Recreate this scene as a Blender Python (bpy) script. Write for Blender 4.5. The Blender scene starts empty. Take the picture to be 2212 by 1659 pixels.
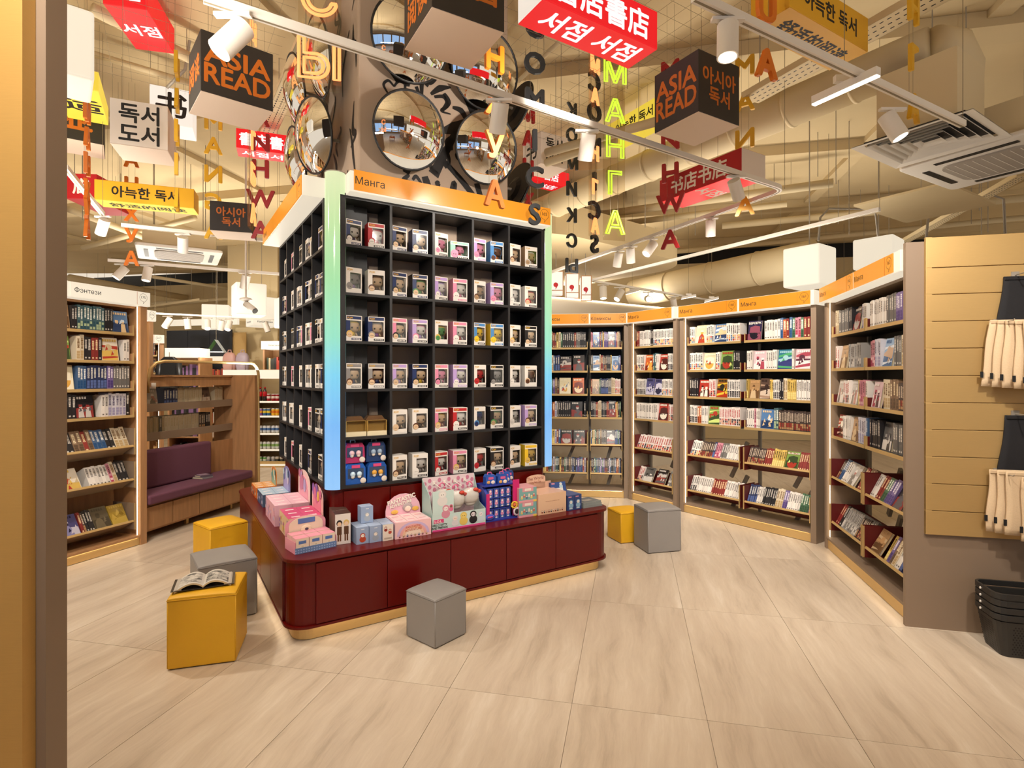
import bpy, bmesh, math, random
import numpy as np
from mathutils import Vector, Matrix
from mathutils.geometry import delaunay_2d_cdt
R = random.Random(7)
SC = bpy.context.scene
COL = SC.collection
rad = math.radians

# ------------------------------------------------------------------ camera
# the photograph is 2212 x 1659; the horizon sits at row 812 and the lens is f = 1188 px
PW, F, CX, CY, EYE = 2212.0, 1188.0, 1106.0, 812.0, 1.53
cam = bpy.data.cameras.new('camera')
cam.sensor_width = 36.0
cam.lens = 36.0 * F / PW
cam.shift_y = -(829.5 - CY) / PW
cam.clip_start = 0.05
cam.clip_end = 100
camo = bpy.data.objects.new('camera', cam)
COL.objects.link(camo)
camo.location = (0, 0, EYE)
camo.rotation_euler = (rad(90), 0, 0)
SC.camera = camo

# ------------------------------------------------------------------ world, exposure
W = bpy.data.worlds.new('world')
SC.world = W
W.use_nodes = True
W.node_tree.nodes['Background'].inputs[0].default_value = (1.0, 0.87, 0.70, 1)
W.node_tree.nodes['Background'].inputs[1].default_value = 0.85
SC.view_settings.view_transform = 'Standard'
SC.view_settings.look = 'None'
SC.view_settings.gamma = 1.0
SC.view_settings.exposure = 0.0
SC.view_settings.use_curve_mapping = False
SC.cycles.max_bounces = 5
SC.cycles.diffuse_bounces = 3
SC.cycles.glossy_bounces = 2
SC.cycles.transmission_bounces = 2
SC.cycles.transparent_max_bounces = 10
SC.cycles.caustics_reflective = False
SC.cycles.caustics_refractive = False
SC.cycles.sample_clamp_indirect = 4.0
SC.cycles.use_adaptive_sampling = True
SC.cycles.adaptive_threshold = 0.08
SC.cycles.adaptive_min_samples = 16
SC.cycles.use_denoising = True

# ------------------------------------------------------------------ helpers
def PX(x, y, Y):
    return Vector(((x - CX) / F * Y, Y, EYE + (CY - y) / F * Y))

def FZ(x, y, z=0.0):
    """pixel -> point on the horizontal plane at height z"""
    return PX(x, y, (EYE - z) * F / (y - CY))

def PLN(x, y, p, n):
    """pixel -> point on the vertical plane through p with normal n"""
    d = Vector(((x - CX) / F, 1.0, (CY - y) / F))
    o = Vector((0, 0, EYE))
    t = (Vector(p) - o).dot(n) / d.dot(n)
    return o + d * t

def lin(c):
    if isinstance(c, str):
        c = c.lstrip('#')
        c = [int(c[i:i + 2], 16) / 255 for i in (0, 2, 4)]
        return tuple(((v / 12.92) if v <= 0.04045 else ((v + 0.055) / 1.055) ** 2.4) for v in c)
    return tuple(c[:3])

MATS = {}
def mat(name, col='#808080', rough=0.5, metal=0.0, emit=0.0, noise=0.0, nscale=8.0, stretch=(1, 1, 1),
        bump=0.0, alpha=None, coat=0.0, attr=False, col2=None, spec=0.5):
    if name in MATS:
        return MATS[name]
    m = bpy.data.materials.new(name)
    m.use_nodes = True
    nt = m.node_tree
    b = nt.nodes['Principled BSDF']
    b.inputs['Roughness'].default_value = rough
    b.inputs['Metallic'].default_value = metal
    b.inputs['Specular IOR Level'].default_value = spec
    if coat:
        b.inputs['Coat Weight'].default_value = coat
        b.inputs['Coat Roughness'].default_value = 0.08
    c = lin(col)
    b.inputs['Base Color'].default_value = (*c, 1)
    m.diffuse_color = (*c, 1)
    if attr:
        a = nt.nodes.new('ShaderNodeAttribute')
        a.attribute_name = 'Col'
        nt.links.new(a.outputs['Color'], b.inputs['Base Color'])
    if noise or bump:
        tc = nt.nodes.new('ShaderNodeTexCoord')
        mp = nt.nodes.new('ShaderNodeMapping')
        mp.inputs['Scale'].default_value = stretch
        nz = nt.nodes.new('ShaderNodeTexNoise')
        nz.inputs['Scale'].default_value = nscale
        nz.inputs['Detail'].default_value = 6
        nt.links.new(tc.outputs['Object'], mp.inputs[0])
        nt.links.new(mp.outputs[0], nz.inputs[0])
        if noise:
            rp = nt.nodes.new('ShaderNodeValToRGB')
            d = lin(col2) if col2 else tuple(v * (1 - noise) for v in c)
            rp.color_ramp.elements[0].color = (*d, 1)
            rp.color_ramp.elements[0].position = 0.32
            rp.color_ramp.elements[1].color = (*c, 1)
            rp.color_ramp.elements[1].position = 0.68
            nt.links.new(nz.outputs[0], rp.inputs[0])
            nt.links.new(rp.outputs[0], b.inputs['Base Color'])
        if bump:
            bp = nt.nodes.new('ShaderNodeBump')
            bp.inputs['Strength'].default_value = bump
            bp.inputs['Distance'].default_value = 0.004
            nt.links.new(nz.outputs[0], bp.inputs['Height'])
            nt.links.new(bp.outputs[0], b.inputs['Normal'])
    if emit:
        b.inputs['Emission Color'].default_value = (*c, 1)
        b.inputs['Emission Strength'].default_value = emit
        b.inputs['Base Color'].default_value = (*[v * 0.3 for v in c], 1)
    if alpha is not None:
        b.inputs['Alpha'].default_value = alpha
    MATS[name] = m
    return m

class MB:
    """collects shapes, then links them as ONE mesh object"""
    def __init__(s, M=None):
        s.v, s.f, s.c, s.m = [], [], [], []
        s.M = M or Matrix()
    def add(s, vs, fs, col=(0.8, 0.8, 0.8), mi=0, M=None):
        T = s.M @ M if M is not None else s.M
        o = len(s.v)
        s.v += [tuple(T @ Vector(p)) for p in vs]
        col = lin(col)
        for f in fs:
            s.f.append([i + o for i in f]); s.c.append(col); s.m.append(mi)
    def box(s, x0, x1, y0, y1, z0, z1, col=(0.8, 0.8, 0.8), mi=0, M=None):
        vs = [(x, y, z) for z in (z0, z1) for y in (y0, y1) for x in (x0, x1)]
        s.add(vs, [(0, 2, 3, 1), (4, 5, 7, 6), (0, 1, 5, 4), (2, 6, 7, 3), (0, 4, 6, 2), (1, 3, 7, 5)], col, mi, M)
    def quad(s, a, b, c, d, col=(0.8, 0.8, 0.8), mi=0, M=None):
        s.add([a, b, c, d], [(0, 1, 2, 3)], col, mi, M)
    def prism(s, pts, z0, z1, col=(0.8, 0.8, 0.8), mi=0, M=None):
        n = len(pts)
        vs = [(x, y, z0) for x, y in pts] + [(x, y, z1) for x, y in pts]
        fs = [tuple(range(n - 1, -1, -1)), tuple(range(n, 2 * n))]
        fs += [(i, (i + 1) % n, n + (i + 1) % n, n + i) for i in range(n)]
        s.add(vs, fs, col, mi, M)
    def cyl(s, p0, p1, r0, r1=None, n=14, col=(0.8, 0.8, 0.8), mi=0, caps=True, M=None):
        p0, p1 = Vector(p0), Vector(p1)
        r1 = r0 if r1 is None else r1
        ax = (p1 - p0).normalized()
        u = ax.orthogonal().normalized(); w = ax.cross(u)
        vs, fs = [], []
        for p, r in ((p0, r0), (p1, r1)):
            for i in range(n):
                a = 2 * math.pi * i / n
                vs.append(tuple(p + u * (r * math.cos(a)) + w * (r * math.sin(a))))
        fs = [(i, (i + 1) % n, n + (i + 1) % n, n + i) for i in range(n)]
        if caps:
            fs += [tuple(range(n - 1, -1, -1)), tuple(range(n, 2 * n))]
        s.add(vs, fs, col, mi, M)
    def tube(s, pts, r, n=8, closed=False, col=(0.8, 0.8, 0.8), mi=0, M=None, sq=None):
        pts = [Vector(p) for p in pts]
        k = len(pts)
        vs, fs = [], []
        up = Vector((0, 0, 1))
        for i, p in enumerate(pts):
            a = pts[(i - 1) % k] if (closed or i) else pts[0]
            b = pts[(i + 1) % k] if (closed or i < k - 1) else pts[-1]
            t = (b - a).normalized()
            u = up.cross(t)
            u = Vector((1, 0, 0)) if u.length < 1e-4 else u.normalized()
            w = t.cross(u)
            if sq:
                for cx, cy in ((-1, -1), (1, -1), (1, 1), (-1, 1)):
                    vs.append(tuple(p + u * (cx * sq[0]) + w * (cy * sq[1])))
            else:
                for j in range(n):
                    q = 2 * math.pi * j / n
                    vs.append(tuple(p + u * (r * math.cos(q)) + w * (r * math.sin(q))))
        m = 4 if sq else n
        for i in range(k if closed else k - 1):
            for j in range(m):
                x, y = i * m, ((i + 1) % k) * m
                fs.append((x + j, x + (j + 1) % m, y + (j + 1) % m, y + j))
        if not closed:
            fs += [tuple(range(m - 1, -1, -1)), tuple(range((k - 1) * m, k * m))]
        s.add(vs, fs, col, mi, M)
    def ball(s, c, r, nu=12, nv=8, col=(0.8, 0.8, 0.8), mi=0, e=1.0, M=None):
        if not hasattr(r, '__len__'):
            r = (r, r, r)
        def pw(x):
            return math.copysign(abs(x) ** e, x)
        vs = [(c[0], c[1], c[2] - r[2])]
        for j in range(1, nv):
            t = -math.pi / 2 + math.pi * j / nv
            for i in range(nu):
                q = 2 * math.pi * i / nu
                vs.append((c[0] + r[0] * pw(math.cos(t)) * pw(math.cos(q)), c[1] + r[1] * pw(math.cos(t)) * pw(math.sin(q)), c[2] + r[2] * pw(math.sin(t))))
        vs.append((c[0], c[1], c[2] + r[2]))
        fs = [(0, 1 + (i + 1) % nu, 1 + i) for i in range(nu)]
        for j in range(nv - 2):
            for i in range(nu):
                a = 1 + j * nu
                fs.append((a + i, a + (i + 1) % nu, a + nu + (i + 1) % nu, a + nu + i))
        l = len(vs) - 1; a = 1 + (nv - 2) * nu
        fs += [(a + i, a + (i + 1) % nu, l) for i in range(nu)]
        s.add(vs, fs, col, mi, M)
    def disc(s, c, r, n=20, col=(0.8, 0.8, 0.8), mi=0, M=None, ring=None):
        """flat disc (or ring) in the local XY plane"""
        p = [(c[0] + r * math.cos(2 * math.pi * i / n), c[1] + r * math.sin(2 * math.pi * i / n), c[2]) for i in range(n)]
        if ring:
            q = [(c[0] + ring * math.cos(2 * math.pi * i / n), c[1] + ring * math.sin(2 * math.pi * i / n), c[2]) for i in range(n)]
            s.add(p + q, [(i, (i + 1) % n, n + (i + 1) % n, n + i) for i in range(n)], col, mi, M)
        else:
            s.add(p, [tuple(range(n))], col, mi, M)
    def mesh(s, name='m', mats=None, smooth=False):
        me = bpy.data.meshes.new(name)
        me.from_pydata(s.v, [], s.f)
        if mats is not None:
            for m in (mats if isinstance(mats, (list, tuple)) else [mats]):
                me.materials.append(m)
        me.polygons.foreach_set('material_index', s.m)
        ca = me.color_attributes.new('Col', 'FLOAT_COLOR', 'CORNER')
        buf = []
        for f, c in zip(s.f, s.c):
            buf += [c[0], c[1], c[2], 1.0] * len(f)
        ca.data.foreach_set('color', buf)
        if smooth:
            me.polygons.foreach_set('use_smooth', [True] * len(s.f))
        me.update()
        return me
    def build(s, name, mats, parent=None, smooth=False, bevel=0.0, seg=2, label=None, weld=False, sub=0):
        o = obj(name, s.mesh(name, mats, smooth), parent, label)
        if weld:
            o.modifiers.new('w', 'WELD').merge_threshold = 1e-5
        if bevel:
            b = o.modifiers.new('b', 'BEVEL'); b.width = bevel; b.segments = seg; b.limit_method = 'ANGLE'
        if sub:
            o.modifiers.new('s', 'SUBSURF').levels = sub; o.modifiers['s'].render_levels = sub
        if smooth == 'auto':
            pass
        return o

def obj(name, me, parent=None, label=None, M=None):
    o = bpy.data.objects.new(name, me)
    COL.objects.link(o)
    if parent is not None:
        o.parent = parent
    if M is not None:
        o.matrix_local = M
    if label:
        o['label'] = label
    return o

def tag(o, label, cat, group=None, kind=None):
    o['label'] = label
    o['category'] = cat
    if group: o['group'] = group
    if kind: o['kind'] = kind
    return o

def thing(name, label, cat, loc=(0, 0, 0), yaw=0.0, group=None, M=None):
    o = bpy.data.objects.new(name, None)
    COL.objects.link(o)
    o.empty_display_size = 0.05
    if M is not None:
        o.matrix_world = M
    else:
        o.location = loc; o.rotation_euler = (0, 0, yaw)
    return tag(o, label, cat, group)

def struct(o):
    o['kind'] = 'structure'
    return o

def sthing(name, loc=(0, 0, 0), yaw=0.0, M=None):
    o = bpy.data.objects.new(name, None)
    COL.objects.link(o)
    if M is not None: o.matrix_world = M
    else:
        o.location = loc; o.rotation_euler = (0, 0, yaw)
    o['kind'] = 'structure'
    return o

def frame(o, u, n):
    """local X = u (reading direction), local Z = n (towards the reader), local Y up the sheet"""
    u = Vector(u).normalized(); n = Vector(n).normalized()
    v = n.cross(u)
    return Matrix(((u.x, v.x, n.x, o[0]), (u.y, v.y, n.y, o[1]), (u.z, v.z, n.z, o[2]), (0, 0, 0, 1)))

TXT = {}
GLY = {}
def glyphs(s, spacing=1.0, res=3):
    """outline of a string -> clean non-overlapping fill: (points, triangles, boundary edges), centred on its box"""
    k = (s, spacing, res)
    if k in GLY:
        return GLY[k]
    cu = bpy.data.curves.new('t', 'FONT')
    cu.body = s; cu.size = 1.0; cu.fill_mode = 'NONE'; cu.align_x = 'CENTER'; cu.resolution_u = res; cu.space_character = spacing
    o = bpy.data.objects.new('t', cu)
    COL.objects.link(o)
    me = bpy.data.meshes.new_from_object(o.evaluated_get(bpy.context.evaluated_depsgraph_get()))
    bpy.data.objects.remove(o)
    P = np.array([v.co[:2] for v in me.vertices], dtype=float).reshape(-1, 2)
    E = np.array([e.vertices[:] for e in me.edges], dtype=int).reshape(-1, 2)
    # orient every edge along its contour (indices run in order; the closing edge runs from last to first)
    Er = []
    for i, j in E:
        i, j = int(min(i, j)), int(max(i, j))
        Er.append((i, j) if j == i + 1 else (j, i))
    v, e, f, ov, oe, of = delaunay_2d_cdt([Vector(p) for p in P], Er, [], 0, 1e-6)
    T = np.array([t for t in f if len(t) == 3], dtype=int); V = np.array([p[:] for p in v])
    C = V[T].mean(axis=1)
    A, B = P[[i for i, _ in Er]], P[[j for _, j in Er]]
    wn = np.zeros(len(C))
    for a, b in zip(A, B):           # winding number by ray crossings
        up = (a[1] <= C[:, 1]) & (b[1] > C[:, 1]); dn = (a[1] > C[:, 1]) & (b[1] <= C[:, 1])
        side = (b[0] - a[0]) * (C[:, 1] - a[1]) - (C[:, 0] - a[0]) * (b[1] - a[1])
        wn += (up & (side > 0)); wn -= (dn & (side < 0))
    T = T[wn != 0]
    ed = {}
    for t in T.tolist():
        for q in range(3):
            ed[(t[q], t[(q + 1) % 3])] = 1
    bd = [x for x in ed if (x[1], x[0]) not in ed]
    lo, hi = P.min(axis=0), P.max(axis=0)
    V = V - (lo + hi) / 2
    GLY[k] = (V.tolist(), T.tolist(), bd, hi[0] - lo[0], hi[1] - lo[1])
    return GLY[k]

def text_mesh(s, bold=0.0, ext=0.0, mt=None, spacing=1.0, res=3):
    k = (s, bold, ext, mt.name if mt else '', spacing)
    if k in TXT:
        return TXT[k]
    V, T, bd, w, h = glyphs(s, spacing, res)
    vs, fs = [], []
    for q in range(8 if bold else 1):     # embolden by overlaying shifted copies, each a hair lower than the last
        dx, dy = (bold * .8 * math.cos(q * math.pi / 4), bold * .8 * math.sin(q * math.pi / 4)) if bold else (0, 0)
        z = ext - q * 6e-4 if ext else -q * 6e-4
        o = len(vs); n = len(V)
        vs += [(x + dx, y + dy, z) for x, y in V]
        fs += [tuple(i + o for i in t) for t in T]
        if ext:
            vs += [(x + dx, y + dy, -z) for x, y in V]
            fs += [tuple(i + o + n for i in reversed(t)) for t in T]
            fs += [(o + j, o + i, o + n + i, o + n + j) for i, j in bd]
    me = bpy.data.meshes.new('lettering'); me.from_pydata(vs, [], fs); me.update()
    me.materials.append(mt)
    TXT[k] = (me, w, h)
    return TXT[k]

def text(s, mt, M, w=None, h=None, parent=None, name='lettering', bold=0.0, ext=0.0, flip=False, label=None, sx=1.0, spacing=1.0):
    """lettering fitted to width w and/or height h, centred on the frame M (parent space)"""
    me, tw, th = text_mesh(s, bold, ext, mt, spacing)
    k = min([v for v in ((w / tw) if w else None, (h / th) if h else None) if v])
    kx = k * sx * (-1 if flip else 1); ky = k
    if w and h and sx == 0:
        kx, ky = w / tw, h / th
    return obj(name, me, parent, label, M @ Matrix.Diagonal((kx, ky, k, 1)))

NTH = 'first second third fourth fifth sixth seventh eighth ninth tenth eleventh twelfth'.split()
def nth(i):
    return NTH[i] if i < 12 else '%d%s' % (i + 1, {1: 'st', 2: 'nd', 3: 'rd'}.get((i + 1) % 10 if (i + 1) not in (11, 12, 13) else 0, 'th'))

def rrect(x0, x1, y0, y1, r, n=5):
    p = []
    for cx, cy, a in ((x1 - r, y0 + r, -90), (x1 - r, y1 - r, 0), (x0 + r, y1 - r, 90), (x0 + r, y0 + r, 180)):
        for i in range(n + 1):
            t = rad(a + 90 * i / n)
            p.append((cx + r * math.cos(t), cy + r * math.sin(t)))
    return p

# ------------------------------------------------------------------ materials
M_TAUPE = mat('taupe_laminate', '#8a7561', 0.55)
M_TAUPED = mat('column_paint', '#b09a86', 0.7, noise=0.06, nscale=3)
M_GOLD = mat('brushed_gold', '#e2c184', 0.42, 0.6, noise=0.1, nscale=30, stretch=(0.6, 0.6, 40))
M_GOLDP = mat('gold_panel', '#d2ad70', 0.42, 0.55, noise=0.07, nscale=60, stretch=(0.5, 0.5, 30))
M_BRASS = mat('gold_edge', '#cfae74', 0.4, 0.35)
M_RED = mat('oxblood_lacquer', '#5c0905', 0.3, coat=0.04, spec=0.3)
M_REDD = mat('dark_red_panel', '#5a0e0c', 0.5)
M_BLACK = mat('black_laminate', '#0e0d0f', 0.5)
M_EDGE = mat('charcoal_edge', '#222123', 0.45)
M_WOOD = mat('oak_veneer', '#b98a5e', 0.5, noise=0.2, nscale=5, stretch=(7, 7, 0.7), bump=0.04)
M_WHITE = mat('white_metal', '#e9e2d8', 0.45)
M_CREAM = mat('cream_paint', '#cab58c', 0.85, noise=0.06, nscale=2)
M_CEIL = mat('ceiling_paint', '#cfb98f', 0.9, noise=0.08, nscale=1.3)
M_WALLM = mat('beige_wall', '#ceb98f', 0.85, noise=0.05, nscale=1.1)
M_PIPE = mat('painted_pipe', '#d4c19a', 0.7)
M_STEEL = mat('dull_steel', '#9c9386', 0.5, 0.3)
M_WIRE = mat('dark_wire', '#8c7f68', 0.6, 0.3)
M_LBOX = mat('lightbox_white', '#fff2da', 0.5, emit=0.72)
M_LORG = mat('lightbox_orange', '#f79a2c', 0.25, emit=0.72)
M_LED = mat('led_line', '#ffe6bc', 0.5, emit=5.0)
M_LEDK = mat('plinth_led', '#ffe6bc', 0.5, emit=22.0)
M_LENS = mat('lamp_lens', '#fff2dc', 0.5, emit=5.0)
M_CUBE = mat('cube_lamp', '#fff3dc', 0.5, emit=0.72)
M_PRINT = mat('printed_paper', '#ffffff', 0.42, attr=True)
M_SHINY = mat('film_wrapped_print', '#ffffff', 0.22, attr=True)
M_INK = mat('black_ink', '#15110f', 0.6)
M_BLKP = mat('black_plastic', '#282624', 0.4)
M_RUBBER = mat('black_rim', '#0d0c0c', 0.5)
M_TEXTO = mat('orange_letter_paint', '#c96a18', 0.5)
M_SIGNB = mat('sign_black', '#2b2521', 0.55)
M_SIGNW = mat('sign_white', '#e9ddd2', 0.55)
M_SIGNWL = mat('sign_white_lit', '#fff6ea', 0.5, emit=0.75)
M_SIGNY = mat('sign_yellow', '#e0a820', 0.5)
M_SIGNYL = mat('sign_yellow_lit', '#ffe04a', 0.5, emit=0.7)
M_SIGNR = mat('sign_red', '#b3161c', 0.5)
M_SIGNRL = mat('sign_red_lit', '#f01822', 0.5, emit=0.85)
M_TXTWL = mat('white_letter_lit', '#ffffff', 0.5, emit=0.9)
M_TXTW = mat('white_letter', '#f0e6da', 0.5)
M_MIRROR = mat('mirror', '#f2f2f2', 0.02, 1.0)
M_LET = {'yellow': mat('letter_yellow', '#d9a51e', 0.5), 'orange': mat('letter_orange', '#d97314', 0.5),
         'red': mat('letter_red', '#a3121a', 0.5), 'black': mat('letter_black', '#26292b', 0.5)}
M_NEON = {'orange': mat('neon_orange', '#ff8f50', 0.4, emit=2.0), 'green': mat('neon_lime', '#cdf23c', 0.4, emit=1.15)}

for _m in (M_LENS, M_LORG, M_SIGNWL, M_SIGNYL, M_SIGNRL, M_TXTWL, M_NEON['orange'], M_NEON['green']):
    _m.cycles.emission_sampling = 'NONE'
def glassy(name, col, fac=0.12):
    m = bpy.data.materials.new(name); m.use_nodes = True
    nt = m.node_tree; nt.nodes.clear()
    o = nt.nodes.new('ShaderNodeOutputMaterial'); mx = nt.nodes.new('ShaderNodeMixShader')
    t = nt.nodes.new('ShaderNodeBsdfTransparent'); g = nt.nodes.new('ShaderNodeBsdfGlossy')
    t.inputs[0].default_value = (*lin(col), 1); g.inputs['Roughness'].default_value = 0.08
    mx.inputs[0].default_value = fac
    nt.links.new(t.outputs[0], mx.inputs[1]); nt.links.new(g.outputs[0], mx.inputs[2]); nt.links.new(mx.outputs[0], o.inputs[0])
    return m
M_FILM = glassy('clear_film', '#f4f4f4', 0.07)
M_ACRYL = glassy('clear_acrylic', '#f6f2ea', 0.05)

def stone():
    m = bpy.data.materials.new('travertine_tile'); m.use_nodes = True
    nt = m.node_tree; b = nt.nodes['Principled BSDF']
    b.inputs['Roughness'].default_value = 0.34
    tc = nt.nodes.new('ShaderNodeTexCoord'); oi = nt.nodes.new('ShaderNodeObjectInfo')
    ad = nt.nodes.new('ShaderNodeVectorMath'); ad.operation = 'MULTIPLY_ADD'
    cb = nt.nodes.new('ShaderNodeCombineXYZ')
    for i in range(3):
        nt.links.new(oi.outputs['Random'], cb.inputs[i])
    nt.links.new(cb.outputs[0], ad.inputs[0]); ad.inputs[1].default_value = (37, 53, 11)
    nt.links.new(tc.outputs['Object'], ad.inputs[2])
    wn = nt.nodes.new('ShaderNodeTexNoise'); wn.inputs['Scale'].default_value = 2.2; wn.inputs['Detail'].default_value = 4
    nt.links.new(ad.outputs[0], wn.inputs[0])
    mp = nt.nodes.new('ShaderNodeMapping'); mp.inputs['Scale'].default_value = (6.2, 0.6, 1)
    wv = nt.nodes.new('ShaderNodeVectorMath'); wv.operation = 'MULTIPLY_ADD'
    nt.links.new(wn.outputs['Color'], wv.inputs[0]); wv.inputs[1].default_value = (0.12, 0.12, 0); nt.links.new(ad.outputs[0], wv.inputs[2])
    nt.links.new(wv.outputs[0], mp.inputs[0])
    nz = nt.nodes.new('ShaderNodeTexNoise'); nz.inputs['Scale'].default_value = 1.5; nz.inputs['Detail'].default_value = 10; nz.inputs['Roughness'].default_value = 0.7
    nt.links.new(mp.outputs[0], nz.inputs[0])
    rp = nt.nodes.new('ShaderNodeValToRGB')
    e = rp.color_ramp.elements
    e[0].position = 0.28; e[0].color = (*lin('#ab9a86'), 1)
    e[1].position = 0.72; e[1].color = (*lin('#dacdbc'), 1)
    x = e.new(0.45); x.color = (*lin('#c5b4a0'), 1)
    x = e.new(0.56); x.color = (*lin('#cdbda9'), 1)
    nt.links.new(nz.outputs[0], rp.inputs[0]); nt.links.new(rp.outputs[0], b.inputs['Base Color'])
    return m
M_STONE = stone()

def tube_grad():
    """LED tube whose diodes run from pale green at the top to blue at the foot"""
    m = bpy.data.materials.new('gradient_tube'); m.use_nodes = True
    nt = m.node_tree; b = nt.nodes['Principled BSDF']
    tc = nt.nodes.new('ShaderNodeTexCoord'); sp = nt.nodes.new('ShaderNodeSeparateXYZ'); rp = nt.nodes.new('ShaderNodeValToRGB')
    nt.links.new(tc.outputs['Generated'], sp.inputs[0]); nt.links.new(sp.outputs[2], rp.inputs[0])
    e = rp.color_ramp.elements
    e[0].position = 0.0; e[0].color = (*lin('#86c4fa'), 1)
    e[1].position = 1.0; e[1].color = (*lin('#e0eab4'), 1)
    for p, c in ((0.2, '#62b2f4'), (0.36, '#66cdee'), (0.48, '#86dfc0'), (0.66, '#a0e2a4'), (0.85, '#c4e6a4')):
        x = e.new(p); x.color = (*lin(c), 1)
    nt.links.new(rp.outputs[0], b.inputs['Emission Color']); b.inputs['Emission Strength'].default_value = 0.95
    b.inputs['Base Color'].default_value = (0.1, 0.1, 0.1, 1); b.inputs['Roughness'].default_value = 0.12
    return m
M_TUBE = tube_grad()

# ------------------------------------------------------------------ room lamps and added fill lights (track spots hang at z = 3.03)
def spot(p, target, power, angle=80, blend=0.7, col=(1.0, 0.92, 0.82), size=0.06):
    l = bpy.data.lights.new('spot_beam', 'SPOT')
    l.energy = power; l.color = col; l.spot_size = rad(angle); l.spot_blend = blend; l.shadow_soft_size = size
    o = bpy.data.objects.new('spot_beam', l); COL.objects.link(o)
    o.location = p
    d = Vector(target) - Vector(p)
    o.rotation_euler = d.to_track_quat('-Z', 'Y').to_euler()
    return o
LAMPS = [  # (position, aim, watts, cone)
    ((-1.0, .6, 3.0), (-0.9, 2.5, 0.3), 125, 100), ((0.6, 2.1, 3.0), (0.3, 3.9, 1.0), 140, 95),
    ((1.3, 2.9, 3.0), (2.6, 4.2, 1.1), 210, 90), ((1.6, 4.3, 3.0), (2.4, 5.9, 1.1), 220, 90),
    ((1.0, 5.2, 3.0), (1.3, 7.0, 1.2), 220, 90), ((-2.0, 1.8, 3.0), (-3.6, 4.6, 1.1), 250, 85),
    ((-3.0, 3.4, 3.0), (-2.2, 4.4, 0.0), 190, 110), ((-2.4, 2.0, 3.0), (-2.4, 3.2, 0.0), 120, 110), ((-2.9, 5.4, 3.0), (-3.5, 6.3, 0.8), 190, 100),
    ((1.2, 0.9, 3.0), (1.5, 1.9, 0.0), 90, 115), ((2.1, 1.5, 3.0), (2.85, 3.1, 1.2), 240, 90),
    ((-0.6, 0.2, 3.0), (-0.5, 1.4, 0.0), 85, 120), ((-4.6, 7.6, 3.0), (-4.2, 9.3, 0.9), 280, 115),
    ((-6.5, 9.0, 3.0), (-6.0, 11.5, 1.2), 320, 125), ((3.8, 7.5, 3.0), (4.0, 9.5, 1.0), 200, 120),
    ((0.5, 9.5, 3.0), (0.5, 12, 1.0), 200, 120), ((0.9, 3.7, 3.0), (0.9, 4.2, 0.0), 90, 120), ((.4, 2.95, 3.02), (-.5, 4.2, 3.3), 150, 90), ((-2.6, 2.7, 3.0), (-1.4, 4.4, 3.1), 110, 75), ((-.6, .9, 3.0), (-.7, 3.8, 1.7), 105, 55), ((.7, 2.6, 3.0), (-.1, 4.2, 1.7), 80, 70), ((-3.0, 2.6, 3.0), (-1.7, 4.6, 1.4), 70, 60),  # the column and tower beams are extras added to brighten those faces
    ((-1.5, -2.5, 3.0), (-1.5, -4.0, 0.3), 170, 120), ((1.8, -2.5, 3.0), (1.8, -4.0, 0.3), 170, 120),
]
for p, t, w, a in LAMPS:
    spot(p, t, w * .69, a)
def uplight(c, sx, sy, yaw, power, col=(1.0, 0.92, 0.81)):
    """upward area light with no fixture, added to brighten the slab above"""
    l = bpy.data.lights.new('ceiling_fill', 'AREA')
    l.shape = 'RECTANGLE'; l.size = sx; l.size_y = sy; l.energy = power; l.color = col
    o = bpy.data.objects.new('ceiling_fill', l); COL.objects.link(o)
    o.location = c; o.rotation_euler = (math.pi, 0, yaw)
for c, sx, sy, yaw, w in (((2.55, 5.75, 2.36), 1.6, .2, rad(-54), 45), ((-2.9, 6.9, 1.6), 1.4, .25, rad(78), 60), ((.9, 7.2, 2.36), 1.2, .2, rad(-7), 60), ((-3.85, 4.4, 2.36), 1.6, .2, rad(70), 95),
                          ((-4.6, 9.4, 1.75), 1.4, .3, 0, 130), ((-6.5, 9.5, 2.3), 1.4, .3, 0, 140),
                          ((4.2, 8.2, 2.5), 2.0, .3, 0, 75), ((-1.7, 1.7, 2.66), 1.4, .4, 0, 110), ((3.6, .8, 2.36), 2.0, .4, rad(90), 55), ((0, -2.2, 2.4), 3.0, .3, 0, 110), ((-4.5, 0, 2.4), 2.0, .3, rad(90), 80), ((1.5, 11.5, 3.0), 3.0, .3, 0, 110)):
    uplight(c, sx, sy, yaw, w * .56)  # unseen uplights added to lift the ceiling tone
# ------------------------------------------------------------------ the shell: floor, ceiling, walls
D1 = Vector((0.977, -0.213, 0)); D2 = Vector((0.213, 0.977, 0))
G0 = Vector((1.1226, 3.615, 0))
YG = math.atan2(D1.y, D1.x)
fl = sthing('floor')
m = MB(); m.box(-16, 12, -9, 17, -0.06, -0.006); m.build('screed', M_STONE, fl)
mt = MB(); mt.prism(rrect(0.0012, 0.5988, 0.0012, 1.1988, 0.002, 1), -0.006, 0.0)
tile_me = mt.mesh('floor_tile', M_STONE)
for i in range(-14, 9):
    for j in range(-3, 9):
        p = G0 + D1 * (0.6 * i) + D2 * (1.2 * j)
        c = p + D1 * 0.3 + D2 * 0.6
        if c.y > 0.7 and abs(c.x) < 0.98 * c.y + 0.75 and c.y < 10.5:
            obj('floor_tile', tile_me, fl, None, Matrix.Translation(p) @ Matrix.Rotation(YG, 4, 'Z'))
CEIL = 4.7
ce = sthing('ceiling')
m = MB(); m.box(-16, 12, -9, 17, CEIL, CEIL + 0.1); m.build('slab', M_CEIL, ce)
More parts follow.
